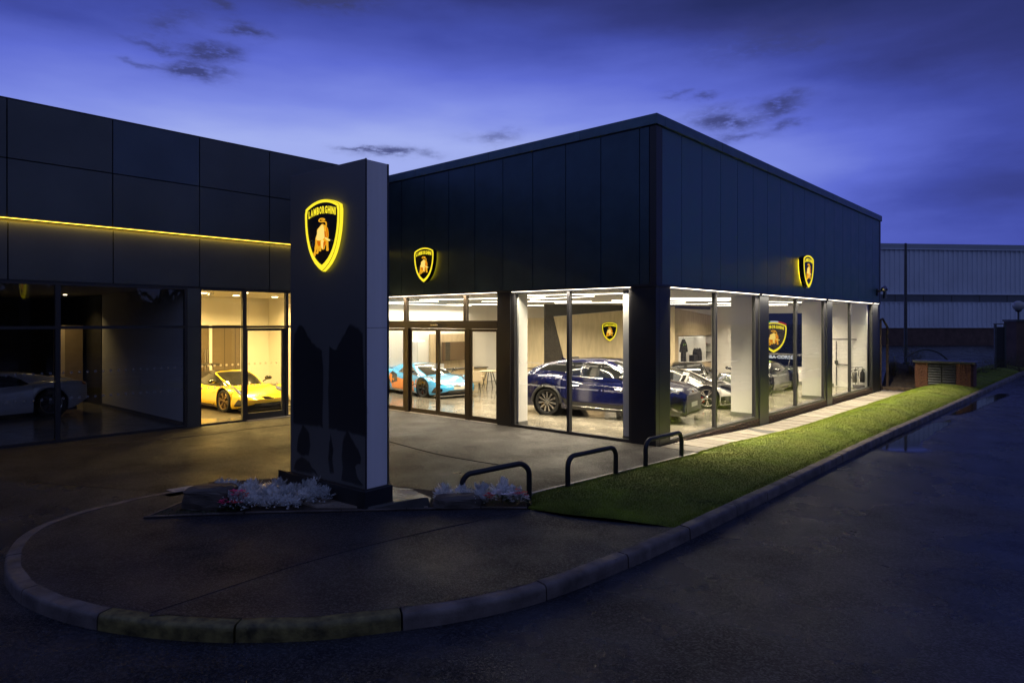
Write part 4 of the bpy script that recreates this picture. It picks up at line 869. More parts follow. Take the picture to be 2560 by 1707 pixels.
    def wheels(s, rim, spokes, width=.27, cal='red', split=False, yo=.0, lip='rims'):
        P = s.P; r = P['r']
        w0 = None
        for xa in (P['wb'], -P['wb']):
            for sd in (-1, 1):
                y = sd*(hermite(P['W'], xa)-width/2-.012)
                if w0 is None:
                    h = width/2
                    prof = [(r*.72,-h*.8),(r*.80,-h),(r*.93,-h*.98),(r*.985,-h*.8),(r,-h*.5),(r,h*.5),(r*.985,h*.8),(r*.93,h*.98),(r*.80,h),(r*.745,h*.86),(r*.72,h*.5),(r*.72,-h*.8)]
                    w0 = obj('wheel', MB().lathe(prof, 40, 'y'), K['rubber'], s.t, smooth=True)
                    mb = MB().lathe([(r*.72,h*.45),(r*.765,h*.9),(r*.745,h*.98),(r*.70,h*.90),(r*.68,h*.2)], 40, 'y'); obj('rim', mb, K[lip], w0, smooth=True)
                    sp = MB()
                    for k in range(spokes):
                        A = 2*PI*k/spokes; wd = r*.055 if not split else r*.045
                        for dk in ((0,) if not split else (-.16, .16)):
                            a1 = A+dk; p0 = (math.cos(A)*r*.14, math.sin(A)*r*.14); p1 = (math.cos(a1)*r*.71, math.sin(a1)*r*.71)
                            dx, dz = p1[0]-p0[0], p1[1]-p0[1]; l = math.hypot(dx, dz); nx, nz_ = -dz/l*wd, dx/l*wd
                            q = [(p0[0]+nx*.6, p0[1]+nz_*.6), (p0[0]-nx*.6, p0[1]-nz_*.6), (p1[0]-nx*1.35, p1[1]-nz_*1.35), (p1[0]+nx*1.35, p1[1]+nz_*1.35)]
                            sp.add([(a_, h*.60, b_) for a_, b_ in q]+[(a_, h*.92, b_) for a_, b_ in q], [(3,2,1,0),(4,5,6,7),(0,1,5,4),(1,2,6,5),(2,3,7,6),(3,0,4,7)])
                    sp.lathe([(0,h*.93),(r*.10,h*.93),(r*.16,h*.86),(r*.16,h*.5)], 16, 'y'); obj('spokes', sp, K[rim], w0)
                    obj('brake_disc', MB().lathe([(r*.1,h*.10),(r*.52,h*.12),(r*.52,h*.02)], 24, 'y'), K['steel'], w0)
                    obj('wheel_back', MB().lathe([(0,-h*.1),(r*.71,-h*.1)], 24, 'y'), K['carbon'], w0)
                    cp = MB()
                    for k in range(6):
                        a0, a1 = -.5+k*.17, -.5+(k+1)*.17
                        cp.add([(math.cos(a_)*rr_, yy, math.sin(a_)*rr_) for a_ in (a0, a1) for rr_ in (r*.42, r*.62) for yy in (h*.05, h*.32)], [(0,1,3,2),(4,6,7,5),(0,4,5,1),(2,3,7,6),(1,5,7,3),(0,2,6,4)])
                    obj('brake_caliper', cp, K[cal], w0); w = w0
                else: w = copy_tree(w0, s.t)
                w.location = (xa, y, r); w.rotation_euler = (0, random.random(), 0 if sd > 0 else PI)
                obj('wheel_housing', MB().lathe([(P['r']+.052,-.16),(P['r']+.052,.10),(.05,.10)] if False else [(P['r']+.053,0),(P['r']+.053,.34),(0,.34)], 28, 'y'), K['carbon'], s.t, loc=(xa, y-sd*(-width/2-.004) if False else y+sd*(width/2-.0), r)).rotation_euler = (0,0,PI if sd > 0 else 0)
    def strip_(s, name, pts, m, r=.008, cab=False, off=.0, mirror=True):
        for mi in ((False, True) if mirror else (False,)):
            obj(name, MB().tube([s.pt(x, (20-t) if mi else t, cab)+Vector((0, (1 if mi else -1)*off, 0)) for x, t in pts], r, 5), m, s.t)
    def mirrors(s, x, y, z, m, k=1.):
        for sd in (-1, 1):
            mb = MB(); vs = []; segs = 10
            for a, sc_ in ((0,.35),(.05,.9),(.12,1.),(.20,.85),(.24,.3)):
                for k_ in range(segs): vs.append((x-.05+.09*k*sc_*math.cos(2*PI*k_/segs), sd*(y+a*k), z+.065*k*sc_*math.sin(2*PI*k_/segs)))
            fs = [(i*segs+j, i*segs+(j+1) % segs, (i+1)*segs+(j+1) % segs, (i+1)*segs+j) for i in range(4) for j in range(segs)]+[tuple(range(segs)), tuple(range(4*segs, 5*segs))]
            o = obj('wing_mirror', mb.add(vs, fs), m, s.t, smooth=True)
            obj('mirror_arm', MB().tube([(x, sd*(y-.10), z-.10*k), (x-.03, sd*(y+.06), z-.04)], .018, 6), s.trim, o)
def paint(name, col, metal=.0, rough=.22): return M(name, col, rough, metal=metal, coat=1., spec=.6)
def supercar(name, label, loc, rz, pm, grp, cabm=None, rim='rimb', wing=0, intake='trimb', spokes=5, cal='red', low='trimb', splitter=None):
    c = Car(SUPER, name, label, loc, rz, pm, grp, cabm); c.wheels(rim, spokes, .29, cal, split=True, lip=rim)
    c.sidewin(-.62, .86, .16, -.30)
    # triangular window base, engine-side window, door cut lines
    c.strip_('door_line', [(.78,1.),(.80,3.),(.74,5.9)], K['joint'], .004); c.strip_('door_line', [(-.62,1.),(-.68,3.),(-.58,5.8)], K['joint'], .004); c.strip_('door_line', [(.78,1.),(.1,.9),(-.62,1.)], K['joint'], .004)
    # head lamps, Y shape
    c.both('headlight', [(1.42,6.9),(2.04,5.7),(2.10,6.8),(1.80,7.6)], K['lampg'], .006, 8, 4)
    c.both('daytime_light', [(1.60,7.0),(1.98,6.2),(2.00,6.4),(1.62,7.2)], K['whe'], .010, 6, 1)
    # front intakes and splitter
    c.both('front_intake', [(1.84,1.2),(2.20,.9),(2.20,3.6),(1.98,3.9)], K[intake], .006, 6, 4)
    obj('front_intake', MB().box(2.20, 2.278, -.50, .50, .20, .29), K[intake], c.t); obj('splitter', MB().box(1.80, 2.30, -.80, .80, .10, .125), K[splitter or low], c.t)
    c.both('side_intake', [(-.95,2.0),(-.45,3.2),(-.52,5.4),(-.90,6.0)], K[intake], .005, 6, 4)
    c.both('side_skirt', [(-.92,0.),(.92,0.),(.92,.95),(-.92,.95)], K[low], .014, 8, 2)
    c.strip_('bonnet_line', [(1.05,7.6),(1.5,7.8),(2.05,8.6),(2.09,10)], K['joint'], .0035)
    obj('nose_badge', MB().prism([(0,-.03),(.03,-.022),(.034,0),(.03,.022),(0,.03),(-.03,0)], 0, .004), K['gold'], c.t, loc=(2.15, 0, .468)).rotation_euler = (0, .5, 0)
    c.mirrors(.72, .84, .90, K['trimb'])
    # rear
    obj('rear_diffuser', MB().box(-2.24, -1.75, -.75, .75, .16, .36), K['carbon'], c.t); c.both('tail_light', [(-2.21,5.2),(-2.13,5.2),(-2.13,7.4),(-2.21,7.4)], K['tail'], .008, 3, 5)
    c.patch('engine_cover', [(-1.8,7.6),(-1.1,7.9),(-1.1,12.1),(-1.8,12.4)], K['carbon'], .012, 5, 6)
    if wing:
        h = wing
        o = obj('rear_wing', MB().add([(-2.32,-.88,h+.03),(-2.05,-.88,h-.01),(-2.05,-.4,h+.02),(-2.32,-.4,h+.06),(-2.05,.4,h+.02),(-2.32,.4,h+.06),(-2.05,.88,h-.01),(-2.32,.88,h+.03)]+
            [(-2.32,-.88,h),(-2.05,-.88,h-.03),(-2.05,-.4,h),(-2.32,-.4,h+.035),(-2.05,.4,h),(-2.32,.4,h+.035),(-2.05,.88,h-.03),(-2.32,.88,h)],
            [(0,1,2,3),(3,2,4,5),(5,4,6,7),(8,11,10,9),(11,13,12,10),(13,15,14,12),(0,3,11,8),(3,5,13,11),(5,7,15,13),(1,9,10,2),(2,10,12,4),(4,12,14,6),(0,8,9,1),(6,14,15,7)]), K['carbon'], c.t)
        for sd in (-1, 1): obj('wing_strut', MB().tube([(-1.85, sd*.5, .86), (-2.0, sd*.52, h-.10), (-2.15, sd*.52, h+.05)], .018, 6), K['carbon'], o)
    return c
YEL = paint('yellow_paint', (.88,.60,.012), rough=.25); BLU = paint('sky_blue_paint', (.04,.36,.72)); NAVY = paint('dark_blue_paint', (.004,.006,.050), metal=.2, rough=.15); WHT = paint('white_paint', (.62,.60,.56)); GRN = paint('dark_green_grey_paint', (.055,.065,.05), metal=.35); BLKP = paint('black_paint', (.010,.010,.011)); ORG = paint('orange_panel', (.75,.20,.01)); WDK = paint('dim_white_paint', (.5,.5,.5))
G_ = 'cars on show behind the glass'
# yellow spyder
yc = supercar('sports_car', 'bright yellow open sports car with black wing in the amber lit room', (-13.88, -2.86, 0), math.radians(4), YEL, G_, K['trimb'], rim='gold', wing=1.22, spokes=6, cal='red')
yc.strip_('windscreen_frame', [(1.02,6.0),(.62,5.7),(.15,5.5),(.10,6.5),(.09,8.),(.09,10.)], YEL, .024, cab=True, off=.0); yc.strip_('windscreen_frame', [(1.02,6.2),(1.04,8.),(1.04,10.)], K['trimb'], .012, cab=True)
yc.strip_('deck_rib', [(-1.9,6.6),(-1.4,6.8),(-.7,7.)], K['trimb'], .03); yc.both('side_stripe', [(-.9,.3),(.9,.3),(.9,.9),(-.9,.9)], K['brownp'], .018, 6, 1)
mt = thing('floor_mat', 'round dark speckled turntable mat under the yellow sports car', 'mat', (-13.2, -2.86, 0)); obj('mat_disc', MB().lathe([(0,.006),(2.35,.006),(2.38,.0)], 64), K['mat'], mt)
# blue and orange coupe beyond the entrance
bc = supercar('sports_car', 'sky blue sports car with orange side panels behind the sliding doors', (-12.25, 3.95, 0), math.radians(-7), BLU, G_, None, rim='rimb', spokes=6, splitter='rims')
bc.both('orange_flank', [(-.95,1.0),(.72,1.0),(.70,4.0),(-.95,4.6)], ORG, .004, 10, 4); bc.both('orange_sill', [(.80,2.2),(.96,2.4),(.96,5.),(.80,4.6)], ORG, .005, 3, 4); bc.both('side_stripe', [(-.9,.4),(.9,.4),(.9,.95),(-.9,.95)], K['rims'], .02, 6, 1)
obj('number_plate', MB().box(2.288, 2.296, -.26, .26, .32, .43), K['plate'], bc.t)
# blue SUV in the corner window
a = math.radians(10); rx, ry = -4.84, 2.22
sx_, sy_ = rx+1.5*math.cos(a)-1.0*math.sin(a)*1, ry+1.5*math.sin(a)+1.0*math.cos(a)
sv = Car(SUV, 'sports_suv', 'dark blue sports SUV with big dark wheels parked inside the corner window', (sx_, sy_, 0), a, NAVY, G_); sv.wheels('rims', 11, .30, 'gold', lip='rimb')
sv.sidewin(-.42, 1.12, .36, -.36, t0=1.75, t1=4.0)
sv.both('side_window', [(-2.12,2.7),(-.52,1.8),(-.46,4.0),(-1.55,3.95)], K['cglass'], .006, 10, 4, cab=True)
sv.strip_('chrome_window_trim', [(-2.15,2.6),(-1.5,1.9),(-.6,1.65),(0,1.6),(1.16,1.6)], K['chrome'], .007, cab=True, off=.006); sv.strip_('chrome_window_trim', [(-2.15,2.65),(-1.9,3.4),(-1.5,4.02),(-.8,4.15),(0,4.15),(.3,4.1),(1.16,1.6)], K['chrome'], .005, cab=True, off=.006)
sv.strip_('pillar_trim', [(-.46,1.75),(-.40,4.1)], K['trimb'], .03, cab=True, off=-.006); sv.strip_('pillar_trim', [(-.49,1.75),(-.43,4.1)], K['chrome'], .008, cab=True, off=.02); sv.strip_('pillar_trim', [(-.42,1.75),(-.37,4.1)], K['chrome'], .008, cab=True, off=.02)
for x in (-.48, ): sv.strip_('door_line', [(x,.8),(x+.02,3.),(x+.04,6.)], K['joint'], .004)
sv.strip_('door_line', [(.98,.8),(1.0,3.),(1.0,6.)], K['joint'], .004); sv.strip_('shoulder_crease', [(-2.3,4.9),(-1.5,5.15),(-.4,4.7),(1.0,4.4),(2.0,4.6)], NAVY, .007)
sv.both('side_skirt', [(-1.04,0.),(1.04,0.),(1.04,1.55),(-1.04,1.75)], K['carbon'], .02, 8, 2); sv.strip_('skirt_trim', [(-.95,1.0),(0,.8),(.85,.6)], K['chrome'], .008, off=.03)
for xa in (1.5, -1.5):
    for mi in (False, True):
        pts = []
        for k in range(13):
            an = PI*k/12; X = xa+math.cos(an)*.475; Z = .395+math.sin(an)*.475; 
            pts.append((X, (1 if mi else -1)*(1.008+.0), max(.26, Z)))
        obj('arch_trim', MB().tube(pts, .042, 6), K['carbon'], sv.t)
sv.strip_('door_handle', [(-.72,4.3),(-.52,4.3)], K['chrome'], .014, off=.015); sv.strip_('door_handle', [(.62,4.1),(.82,4.1)], K['chrome'], .014, off=.015)
sv.mirrors(.95, .98, 1.20, K['trimb'], 1.15)
sv.both('headlight', [(1.95,5.6),(2.34,5.2),(2.36,6.0),(2.0,6.6)], K['lampg'], .006, 6, 3); sv.both('daytime_light', [(2.02,6.0),(2.30,5.5),(2.31,5.65),(2.04,6.2)], K['whe'], .011, 5, 1)
obj('grille', MB().box(2.36, 2.512, -.63, .63, .31, .76), K['carbon'], sv.t); sv.both('front_intake', [(2.05,.8),(2.44,.6),(2.44,4.2),(2.25,4.6)], K['trimb'], .008, 6, 4)
obj('bumper_lip', MB().box(2.0, 2.55, -.80, .80, .24, .28), K['trimb'], sv.t); sv.both('intake_trim', [(2.10,2.2),(2.42,1.0),(2.43,1.3),(2.12,2.5)], K['chrome'], .014, 5, 1)
obj('number_plate', MB().box(2.518, 2.528, -.26, .26, .44, .56), K['plate'], sv.t); obj('nose_badge', MB().box(2.47, 2.50, -.03, .03, .80, .86), K['gold'], sv.t)
sv.both('bonnet_vent', [(1.5,8.),(1.9,7.8),(1.9,8.4),(1.5,8.5)], K['trimb'], .006, 3, 2)
sv.both('tail_light', [(-2.60,5.0),(-2.42,4.9),(-2.42,5.9),(-2.60,6.0)], K['tail'], .01, 4, 3); obj('roof_fin', MB().add([(-1.5,0,1.53),(-1.3,.02,1.56),(-1.3,-.02,1.56),(-1.52,0,1.66)], [(0,1,2),(0,1,3),(1,2,3),(2,0,3)]), NAVY, sv.t)
obj('roof_spoiler', MB().prism([(-2.2,-.55),(-2.45,-.5),(-2.45,.5),(-2.2,.55)], 1.30, 1.325), K['trimb'], sv.t); obj('rear_bumper', MB().box(-2.66, -2.2, -.78, .78, .28, .62), K['carbon'], sv.t)
# white coupe
a = math.radians(11); rx, ry = -2.05, 6.72
wc = supercar('sports_car', 'white sports coupe with black bonnet, silver wheels and red calipers', (rx-1.31*math.cos(a)-.95*math.sin(a), ry-1.31*math.sin(a)+.95*math.cos(a), 0), a, WHT, G_, BLKP, rim='rims', spokes=5)
wc.patch('bonnet', [(1.0,7.3),(2.12,7.8),(2.12,12.2),(1.0,12.7)], K['trimb'], .005, 8, 8); wc.both('front_corner', [(1.72,.6),(2.24,.5),(2.24,5.0),(1.74,3.2)], K['trimb'], .0035, 6, 4)
wc.strip_('pillar_trim', [(1.02,6.0),(.62,5.2),(.15,5.1),(-.4,4.9),(-1.2,4.8)], WHT, .03, cab=True)
# dark green car with tall wing
gc = supercar('sports_car', 'dark grey green sports car with tall swan neck wing below the wall screen', (-3.05, 13.36, 0), math.radians(-90), GRN, G_, BLKP, rim='rimb', wing=1.34, spokes=6); gc.patch('roof_stripe', [(-.5,7.6),(.1,7.6),(.1,12.4),(-.5,12.4)], K['lapt'], .01, 4, 4, cab=True)
# black car half hidden by the white pier
supercar('sports_car', 'black sports car almost hidden behind the first white pier', (-4.9, 11.0, 0), math.radians(-62), BLKP, G_, None, rim='rimb', spokes=5)
# coupe in the unlit room
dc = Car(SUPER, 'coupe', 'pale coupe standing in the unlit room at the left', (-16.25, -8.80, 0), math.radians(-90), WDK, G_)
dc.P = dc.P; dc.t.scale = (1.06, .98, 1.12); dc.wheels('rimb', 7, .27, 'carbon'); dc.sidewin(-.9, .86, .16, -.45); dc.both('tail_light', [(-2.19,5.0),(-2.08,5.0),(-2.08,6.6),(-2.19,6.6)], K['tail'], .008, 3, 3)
# ------------------------------------------------------------------ showroom furniture
ts = thing('info_stand', 'slim white information stand with tilted tablet in front of the white coupe', 'stand', (-2.25, 5.55, 0), math.radians(-25))
obj('post', MB().box(-.07,.07,-.02,.02,0,.95), K['wht'], ts, bevel=.005); hd = obj('head', MB().add([(-.15,-.05,.86),(.15,-.05,.86),(.15,.12,1.20),(-.15,.12,1.20),(-.15,-.01,.84),(.15,-.01,.84),(.15,.15,1.18),(-.15,.15,1.18)], [(0,1,2,3),(7,6,5,4),(0,4,5,1),(1,5,6,2),(2,6,7,3),(3,7,4,0)]), K['wht'], ts)
obj('tablet', MB().add([(-.08,-.036,.93),(.08,-.036,.93),(.08,.067,1.11),(-.08,.067,1.11)], [(0,1,2,3)]), K['cglass'], hd)
def person_jacket():
    t = thing('jacket', 'black race suit with small crest hanging at the left of the lit niche', 'clothing', (-6.98, 14.66, .94))
    pts = [(-.05,1.0),(-.10,.92),(-.22,.78),(-.30,.45),(-.22,.42),(-.16,.60),(-.15,.42),(-.17,.0),(-.03,.0),(0,.35),(.03,.0),(.17,.0),(.15,.42),(.16,.60),(.24,.42),(.32,.46),(.22,.78),(.10,.92),(.05,1.0)]
    tr = tri_poly(pts); n = len(pts); mb = MB().add([(.05, y, z) for y, z in pts]+[(-.05, y, z) for y, z in pts], [tuple(f) for f in tr]+[tuple(q+n for q in f) for f in tr]+[(i, (i+1) % n, (i+1) % n+n, i+n) for i in range(n)]); obj('suit', mb, K['cloth'], t, bevel=.01)
    obj('hanger', MB().tube([(0,0,1.0),(0,0,1.07),(0,.03,1.10)], .008, 6), K['chrome'], t); obj('crest_patch', MB().box(.052,.056,-.10,-.04,.72,.80), K['lapt'], t); obj('crest_patch', MB().box(.052,.056,.05,.10,.74,.80), K['lapt'], t)
person_jacket()
sb = thing('shoes', 'pair of black driving shoes below the race suit', 'shoes', (-6.98, 14.40, .906)); obj('shoe', MB().tube([(0,-.08,.03),(0,.04,.03),(0,.18,.02)], [.035,.04,.02], 8), K['cloth'], sb, smooth=True); obj('shoe', MB().tube([(.1,-.02,.03),(.1,.10,.03),(.1,.24,.02)], [.035,.04,.02], 8), K['cloth'], sb, smooth=True)
bk = thing('backpack', 'dark rounded backpack on the niche shelf', 'bag', (-7.05, 16.15, .906)); pr = [(-.20,0),(-.22,.2),(-.19,.42),(-.10,.55),(.0,.58),(.10,.55),(.19,.42),(.22,.2),(.20,0)]
obj('bag_body', MB().add([(.12,y,z) for y,z in pr]+[(-.12,y,z) for y,z in pr], [tuple(range(9)), tuple(range(17,8,-1))]+[(i,(i+1)%9,(i+1)%9+9,i+9) for i in range(9)]), K['cloth'], bk, bevel=.03); obj('front_pocket', MB().box(.12,.16,-.14,.14,.05,.30), K['cloth'], bk, bevel=.015); obj('strap', MB().tube([(.0,-.03,.57),(.0,0,.63),(.0,.03,.57)], .01, 6), K['cloth'], bk)
cb = thing('gift_box', 'square black box beside the backpack on the niche shelf', 'box', (-6.99, 15.62, .906)); obj('box_body', MB().box(-.12,.12,-.16,.16,0,.26), K['cloth'], cb, bevel=.006); obj('lid', MB().box(-.125,.125,-.165,.165,.262,.30), K['cloth'], cb, bevel=.006)
for z, m, l in ((1.70,'redh','red cap on the top shelf at the right of the niche'), (1.31,'lapt','green cap on the middle shelf at the right of the niche')):
    h = thing('cap', l, 'cap', (-7.2, 17.05, z)); obj('crown', MB().lathe([(.11,0),(.105,.06),(.07,.11),(0,.125)], 16), K[m], h, smooth=True); obj('brim', MB().prism([(.05,-.08),(.2,-.06),(.22,0),(.2,.06),(.05,.08)], 0, .012), K[m], h)
ex = thing('extinguisher_stand', 'chrome stand carrying two fire extinguishers behind the last side window', 'stand', (-.42, 16.98, 0), math.radians(60))
obj('frame', MB().tube([(-.35,0,.50),(-.33,0,.80),(-.28,0,.86),(.28,0,.86),(.33,0,.80),(.35,0,.50)], .016, 8), K['chrome'], ex); 
for x in (-.06, .06): obj('leg', MB().tube([(x,0,.86),(x,0,.14),(x*3.5,0,.03)], .014, 8), K['chrome'], ex)
obj('foot', MB().box(-.28,.28,-.10,.10,.0,.025), K['chrome'], ex)
for x, c_ in ((-.20,'redh'), (.20,'cloth')):
    e = thing('fire_extinguisher', 'left hand brushed steel fire extinguisher on the chrome stand' if x < 0 else 'right hand black fire extinguisher on the chrome stand', 'extinguisher', (-.42+x*math.cos(math.radians(60))+.06, 16.98+x*math.sin(math.radians(60)), .25), 0, 'extinguishers on the chrome stand')
    obj('cylinder', MB().lathe([(0,0),(.085,.0),(.09,.02),(.09,.38),(.05,.45),(.025,.47),(.025,.50)], 16), K['bsteel' if x < 0 else 'cloth'], e, smooth=True); obj('handle', MB().box(-.02,.10,-.015,.015,.50,.54), K['cloth'], e); obj('hose', MB().tube([(0,0,.51),(-.12,0,.48),(-.14,0,.30),(-.10,0,.15)], .012, 6), K['cloth'], e)
# lounge beyond the entrance
lp = thing('floor_lamp', 'tall floor lamp with wide flat glowing disc behind the blue car', 'lamp', (-14.0, 5.1, 0)); obj('lamp_disc', MB().lathe([(0,1.92),(.30,1.92),(.30,1.95),(0,1.96)], 24), K['cledw'], lp); obj('pole', MB().tube([(0,0,0),(0,0,1.92)], .018, 8), K['wht'], lp); obj('base', MB().lathe([(0,.02),(.18,.02),(.18,0)], 20), K['wht'], lp)
tv = thing('television', 'brown tinted television on the tan wall panel beyond the entrance', 'television', (-14.0, 7.25, 0)); box('tv_screen', .0,.04,-.80,.55,1.05,1.86, K['brownp'], tv); box('dark_stripe', .041,.045,-.62,-.35,1.05,1.86, K['cloth'], tv)
box('tan_wall_panel', -14.19, -14.1, 5.9, 8.4, 0, 2.2, K['wood'], sh)
dk = thing('reception_desk', 'low pale reception desk with dark top in front of the lounge wall', 'desk', (-13.4, 7.3, 0)); obj('desk_front', MB().box(-.3,.3,-1.0,1.0,0,.72), K['beige'], dk, bevel=.01); obj('desk_top', MB().box(-.34,.34,-1.05,1.05,.722,.76), K['dkgrey'], dk)
def chair(x, y, rz, l, z=0):
    c = thing('armchair', l, 'chair', (x, y, z), rz, 'cream armchairs in the lounge')
    obj('seat', MB().box(-.28,.28,-.26,.26,.36,.46), K['cream'], c, bevel=.03); obj('backrest', MB().box(-.30,-.22,-.28,.28,.40,.82), K['cream'], c, bevel=.03)
    for sd in (-1, 1): obj('armrest', MB().box(-.26,.22,sd*.28-.03,sd*.28+.03,.40,.64), K['cream'], c, bevel=.02)
    for a_ in (-.24,.24):
        for b_ in (-.22,.22): obj('leg', MB().tube([(a_,b_,.36),(a_*1.15,b_*1.15,0)], .016, 6), K['carbon'], c)
chair(-11.2, 5.6, 2.4, 'cream armchair with its back to the doors, nearest the entrance'); chair(-12.5, 7.0, .3, 'cream armchair on the far side of the round table')
tb = thing('round_table', 'small round cream table with splayed dark legs in the lounge', 'table', (-11.6, 6.9, 0)); obj('table_top', MB().lathe([(0,.70),(.42,.70),(.42,.73),(0,.73)], 28), K['cream'], tb)
for k in range(4): obj('leg', MB().tube([(.12*math.cos(k*PI/2+.4),.12*math.sin(k*PI/2+.4),.70),(.34*math.cos(k*PI/2+.4),.34*math.sin(k*PI/2+.4),0)], .018, 6), K['carbon'], tb)
oc = thing('office_chair', 'black high backed office chair showing above the roof of the blue car', 'chair', (-8.1, 7.9, 0), math.radians(150)); obj('backrest', MB().box(-.05,.05,-.24,.24,.75,1.38), K['cloth'], oc, bevel=.03); obj('seat', MB().box(0,.5,-.25,.25,.45,.53), K['cloth'], oc, bevel=.03); obj('stem', MB().tube([(.25,0,.45),(.25,0,.06)], .03, 8), K['chrome'], oc)
rd = thing('desk', 'pale desk with a dark front standing before the crest wall', 'desk', (-7.3, 8.2, 0), fa); obj('desk_body', MB().box(-.9,.9,-.35,.35,0,1.05), K['wood'], rd, bevel=.01); obj('desk_top', MB().box(-.95,.95,-.38,.38,1.052,1.09), K['wht'], rd)
# ------------------------------------------------------------------ hoop barriers
camxy = lambda u, D: (CAM[0]+D*(VD[0]+(u-1280)/1680*VR[0]), CAM[1]+D*(VD[1]+(u-1280)/1680*VR[1]))
HP = [(camxy(1156, 10.35),(.56,-4.92),.49,'hoop nearest the pylon, standing among the silver plants'),((.73,-4.14),(.82,-2.85),.50,'middle hoop of the row on the grass edge'),((.90,-1.96),(.93,-.62),.50,'hoop nearest the showroom corner column')]
for ih, (p0, p1, h, l) in enumerate(HP):
    drop = .11 if ih == 0 else 0
    d = Vector((p1[0]-p0[0], p1[1]-p0[1], 0)); l_ = d.length; d.normalize(); R = .17; pts = [Vector((0,0,-.25)), Vector((0,0,h-drop-R))]
    for k in range(1, 8): a = PI/2*k/7; pts.append(d*(R-R*math.cos(a))+Vector((0,0,h-drop-R+R*math.sin(a))))
    for k in range(0, 8): a = PI/2*k/7; pts.append(d*(l_-R+R*math.sin(a))+Vector((0,0,h-R+R*math.cos(a))))
    pts.append(d*l_+Vector((0,0,-.25)))
    hp = thing('hoop_barrier', 'dark steel tube '+l, 'barrier', (p0[0], p0[1], 0), 0, 'steel hoop barriers along the forecourt edge')
    obj('hoop_tube', MB().tube(pts, .044, 14), M('dark_blue_steel', (.022,.026,.034), .32, metal=.4, bump=.15, bs=40) if 'dark_blue_steel' not in bpy.data.materials else bpy.data.materials['dark_blue_steel'], hp, smooth=True)
# ------------------------------------------------------------------ planting bed
bedB = [(1.1,-5.6),(.55,-5.0),(.2,-5.55),(-2.3,-6.3),(-3.3,-7.0),(-3.95,-7.95),(-3.62,-8.05),(-3.0,-8.75)]
bed = tag(poly_sheet('flower_bed', bedF+bedB, .018, K['soil'], thick=.1), kind='structure')
def edging(pts, w=.05):
    for a, b in zip(pts, pts[1:]):
        n = max(1, int(math.dist(a, b)/.9)); 
        for k in range(n):
            p = (a[0]+(b[0]-a[0])*(k+.01)/n, a[1]+(b[1]-a[1])*(k+.01)/n); q = (a[0]+(b[0]-a[0])*(k+.99)/n, a[1]+(b[1]-a[1])*(k+.99)/n); dx, dy = q[0]-p[0], q[1]-p[1]; l = math.hypot(dx, dy); nx, ny = -dy/l*w, dx/l*w
            obj('edging_strip', MB().prism([p, q, (q[0]+nx, q[1]+ny), (p[0]+nx, p[1]+ny)], -.05, .03), K['kerb'], bed)
edging(bedF, .04); edging([(-2.55,-9.44),(-3.0,-8.75),(-3.62,-8.05)], -.04)
pad = tag(obj('foundation_pad', MB().prism([(-3.0,-7.78),(-1.2,-7.62),(-.16,-6.72),(.02,-6.55),(-.3,-6.2),(-1.0,-6.05),(-3.1,-6.9)], -.02, .045), M('wet_pad_concrete', (.30,.25,.20), .22, var=.3, vs=4, bump=.4, bs=30, rvar=.15)), 'pale wet concrete foundation slab under the pylon plinth', 'slab')
wd = tag(obj('concrete_wedge', MB().add([(-.62,-7.25,.0),(-.02,-6.60,.0),(.02,-6.5,.0),(-.5,-6.6,.0),(-.60,-7.2,.05),(-.04,-6.60,.17),(-.0,-6.52,.16),(-.5,-6.62,.07)], [(0,1,5,4),(4,5,6,7),(1,2,6,5),(2,3,7,6),(3,0,4,7)]), K['dkgrey']), 'dark sloping concrete haunch at the right foot of the pylon', 'concrete block')
def rock(loc, sx, sy, sz, rz, label, sd):
    mb = MB(); n = 28; m = 16; vs = []
    for j in range(m+1):
        th = PI*j/m
        for i in range(n):
            ph = 2*PI*i/n; x, y, z = math.sin(th)*math.cos(ph), math.sin(th)*math.sin(ph), math.cos(th)
            p = .42; x, y, z = [math.copysign(abs(c)**p, c) for c in (x, y, z)]
            s_ = 1+.16*noise.noise((x*1.2+sd, y*1.2, z*1.5))+.05*noise.noise((x*3, y*3+sd, z*9)); x *= s_*(1+.07*noise.noise((sd, 1, z*6))); y *= s_*(1+.07*noise.noise((sd, 7, z*6))); z = z*(.95+.16*noise.noise((x*1.5, y*1.5+sd, 3)))
            vs.append((x*sx, y*sy, (z+.9)*sz))
    fs = [(j*n+i, (j+1)*n+i, (j+1)*n+(i+1) % n, j*n+(i+1) % n) for j in range(m) for i in range(n)]
    o = obj('boulder', mb.add(vs, fs), K['rock'], loc=loc, smooth=True); o.rotation_euler = (0,0,rz); tag(o, label, 'rock', 'boulders in the planting bed'); o.data.polygons.foreach_set('use_smooth', [False]*len(o.data.polygons)); return o
rock((-2.36,-8.62,.0), .36, .22, .185, math.radians(43), 'large flat topped slate boulder at the left end of the flower bed', 3)
rock((.24,-6.15,-.02), .36, .17, .105, math.radians(50), 'low slate boulder between the two clumps of silver plants on the right', 11)
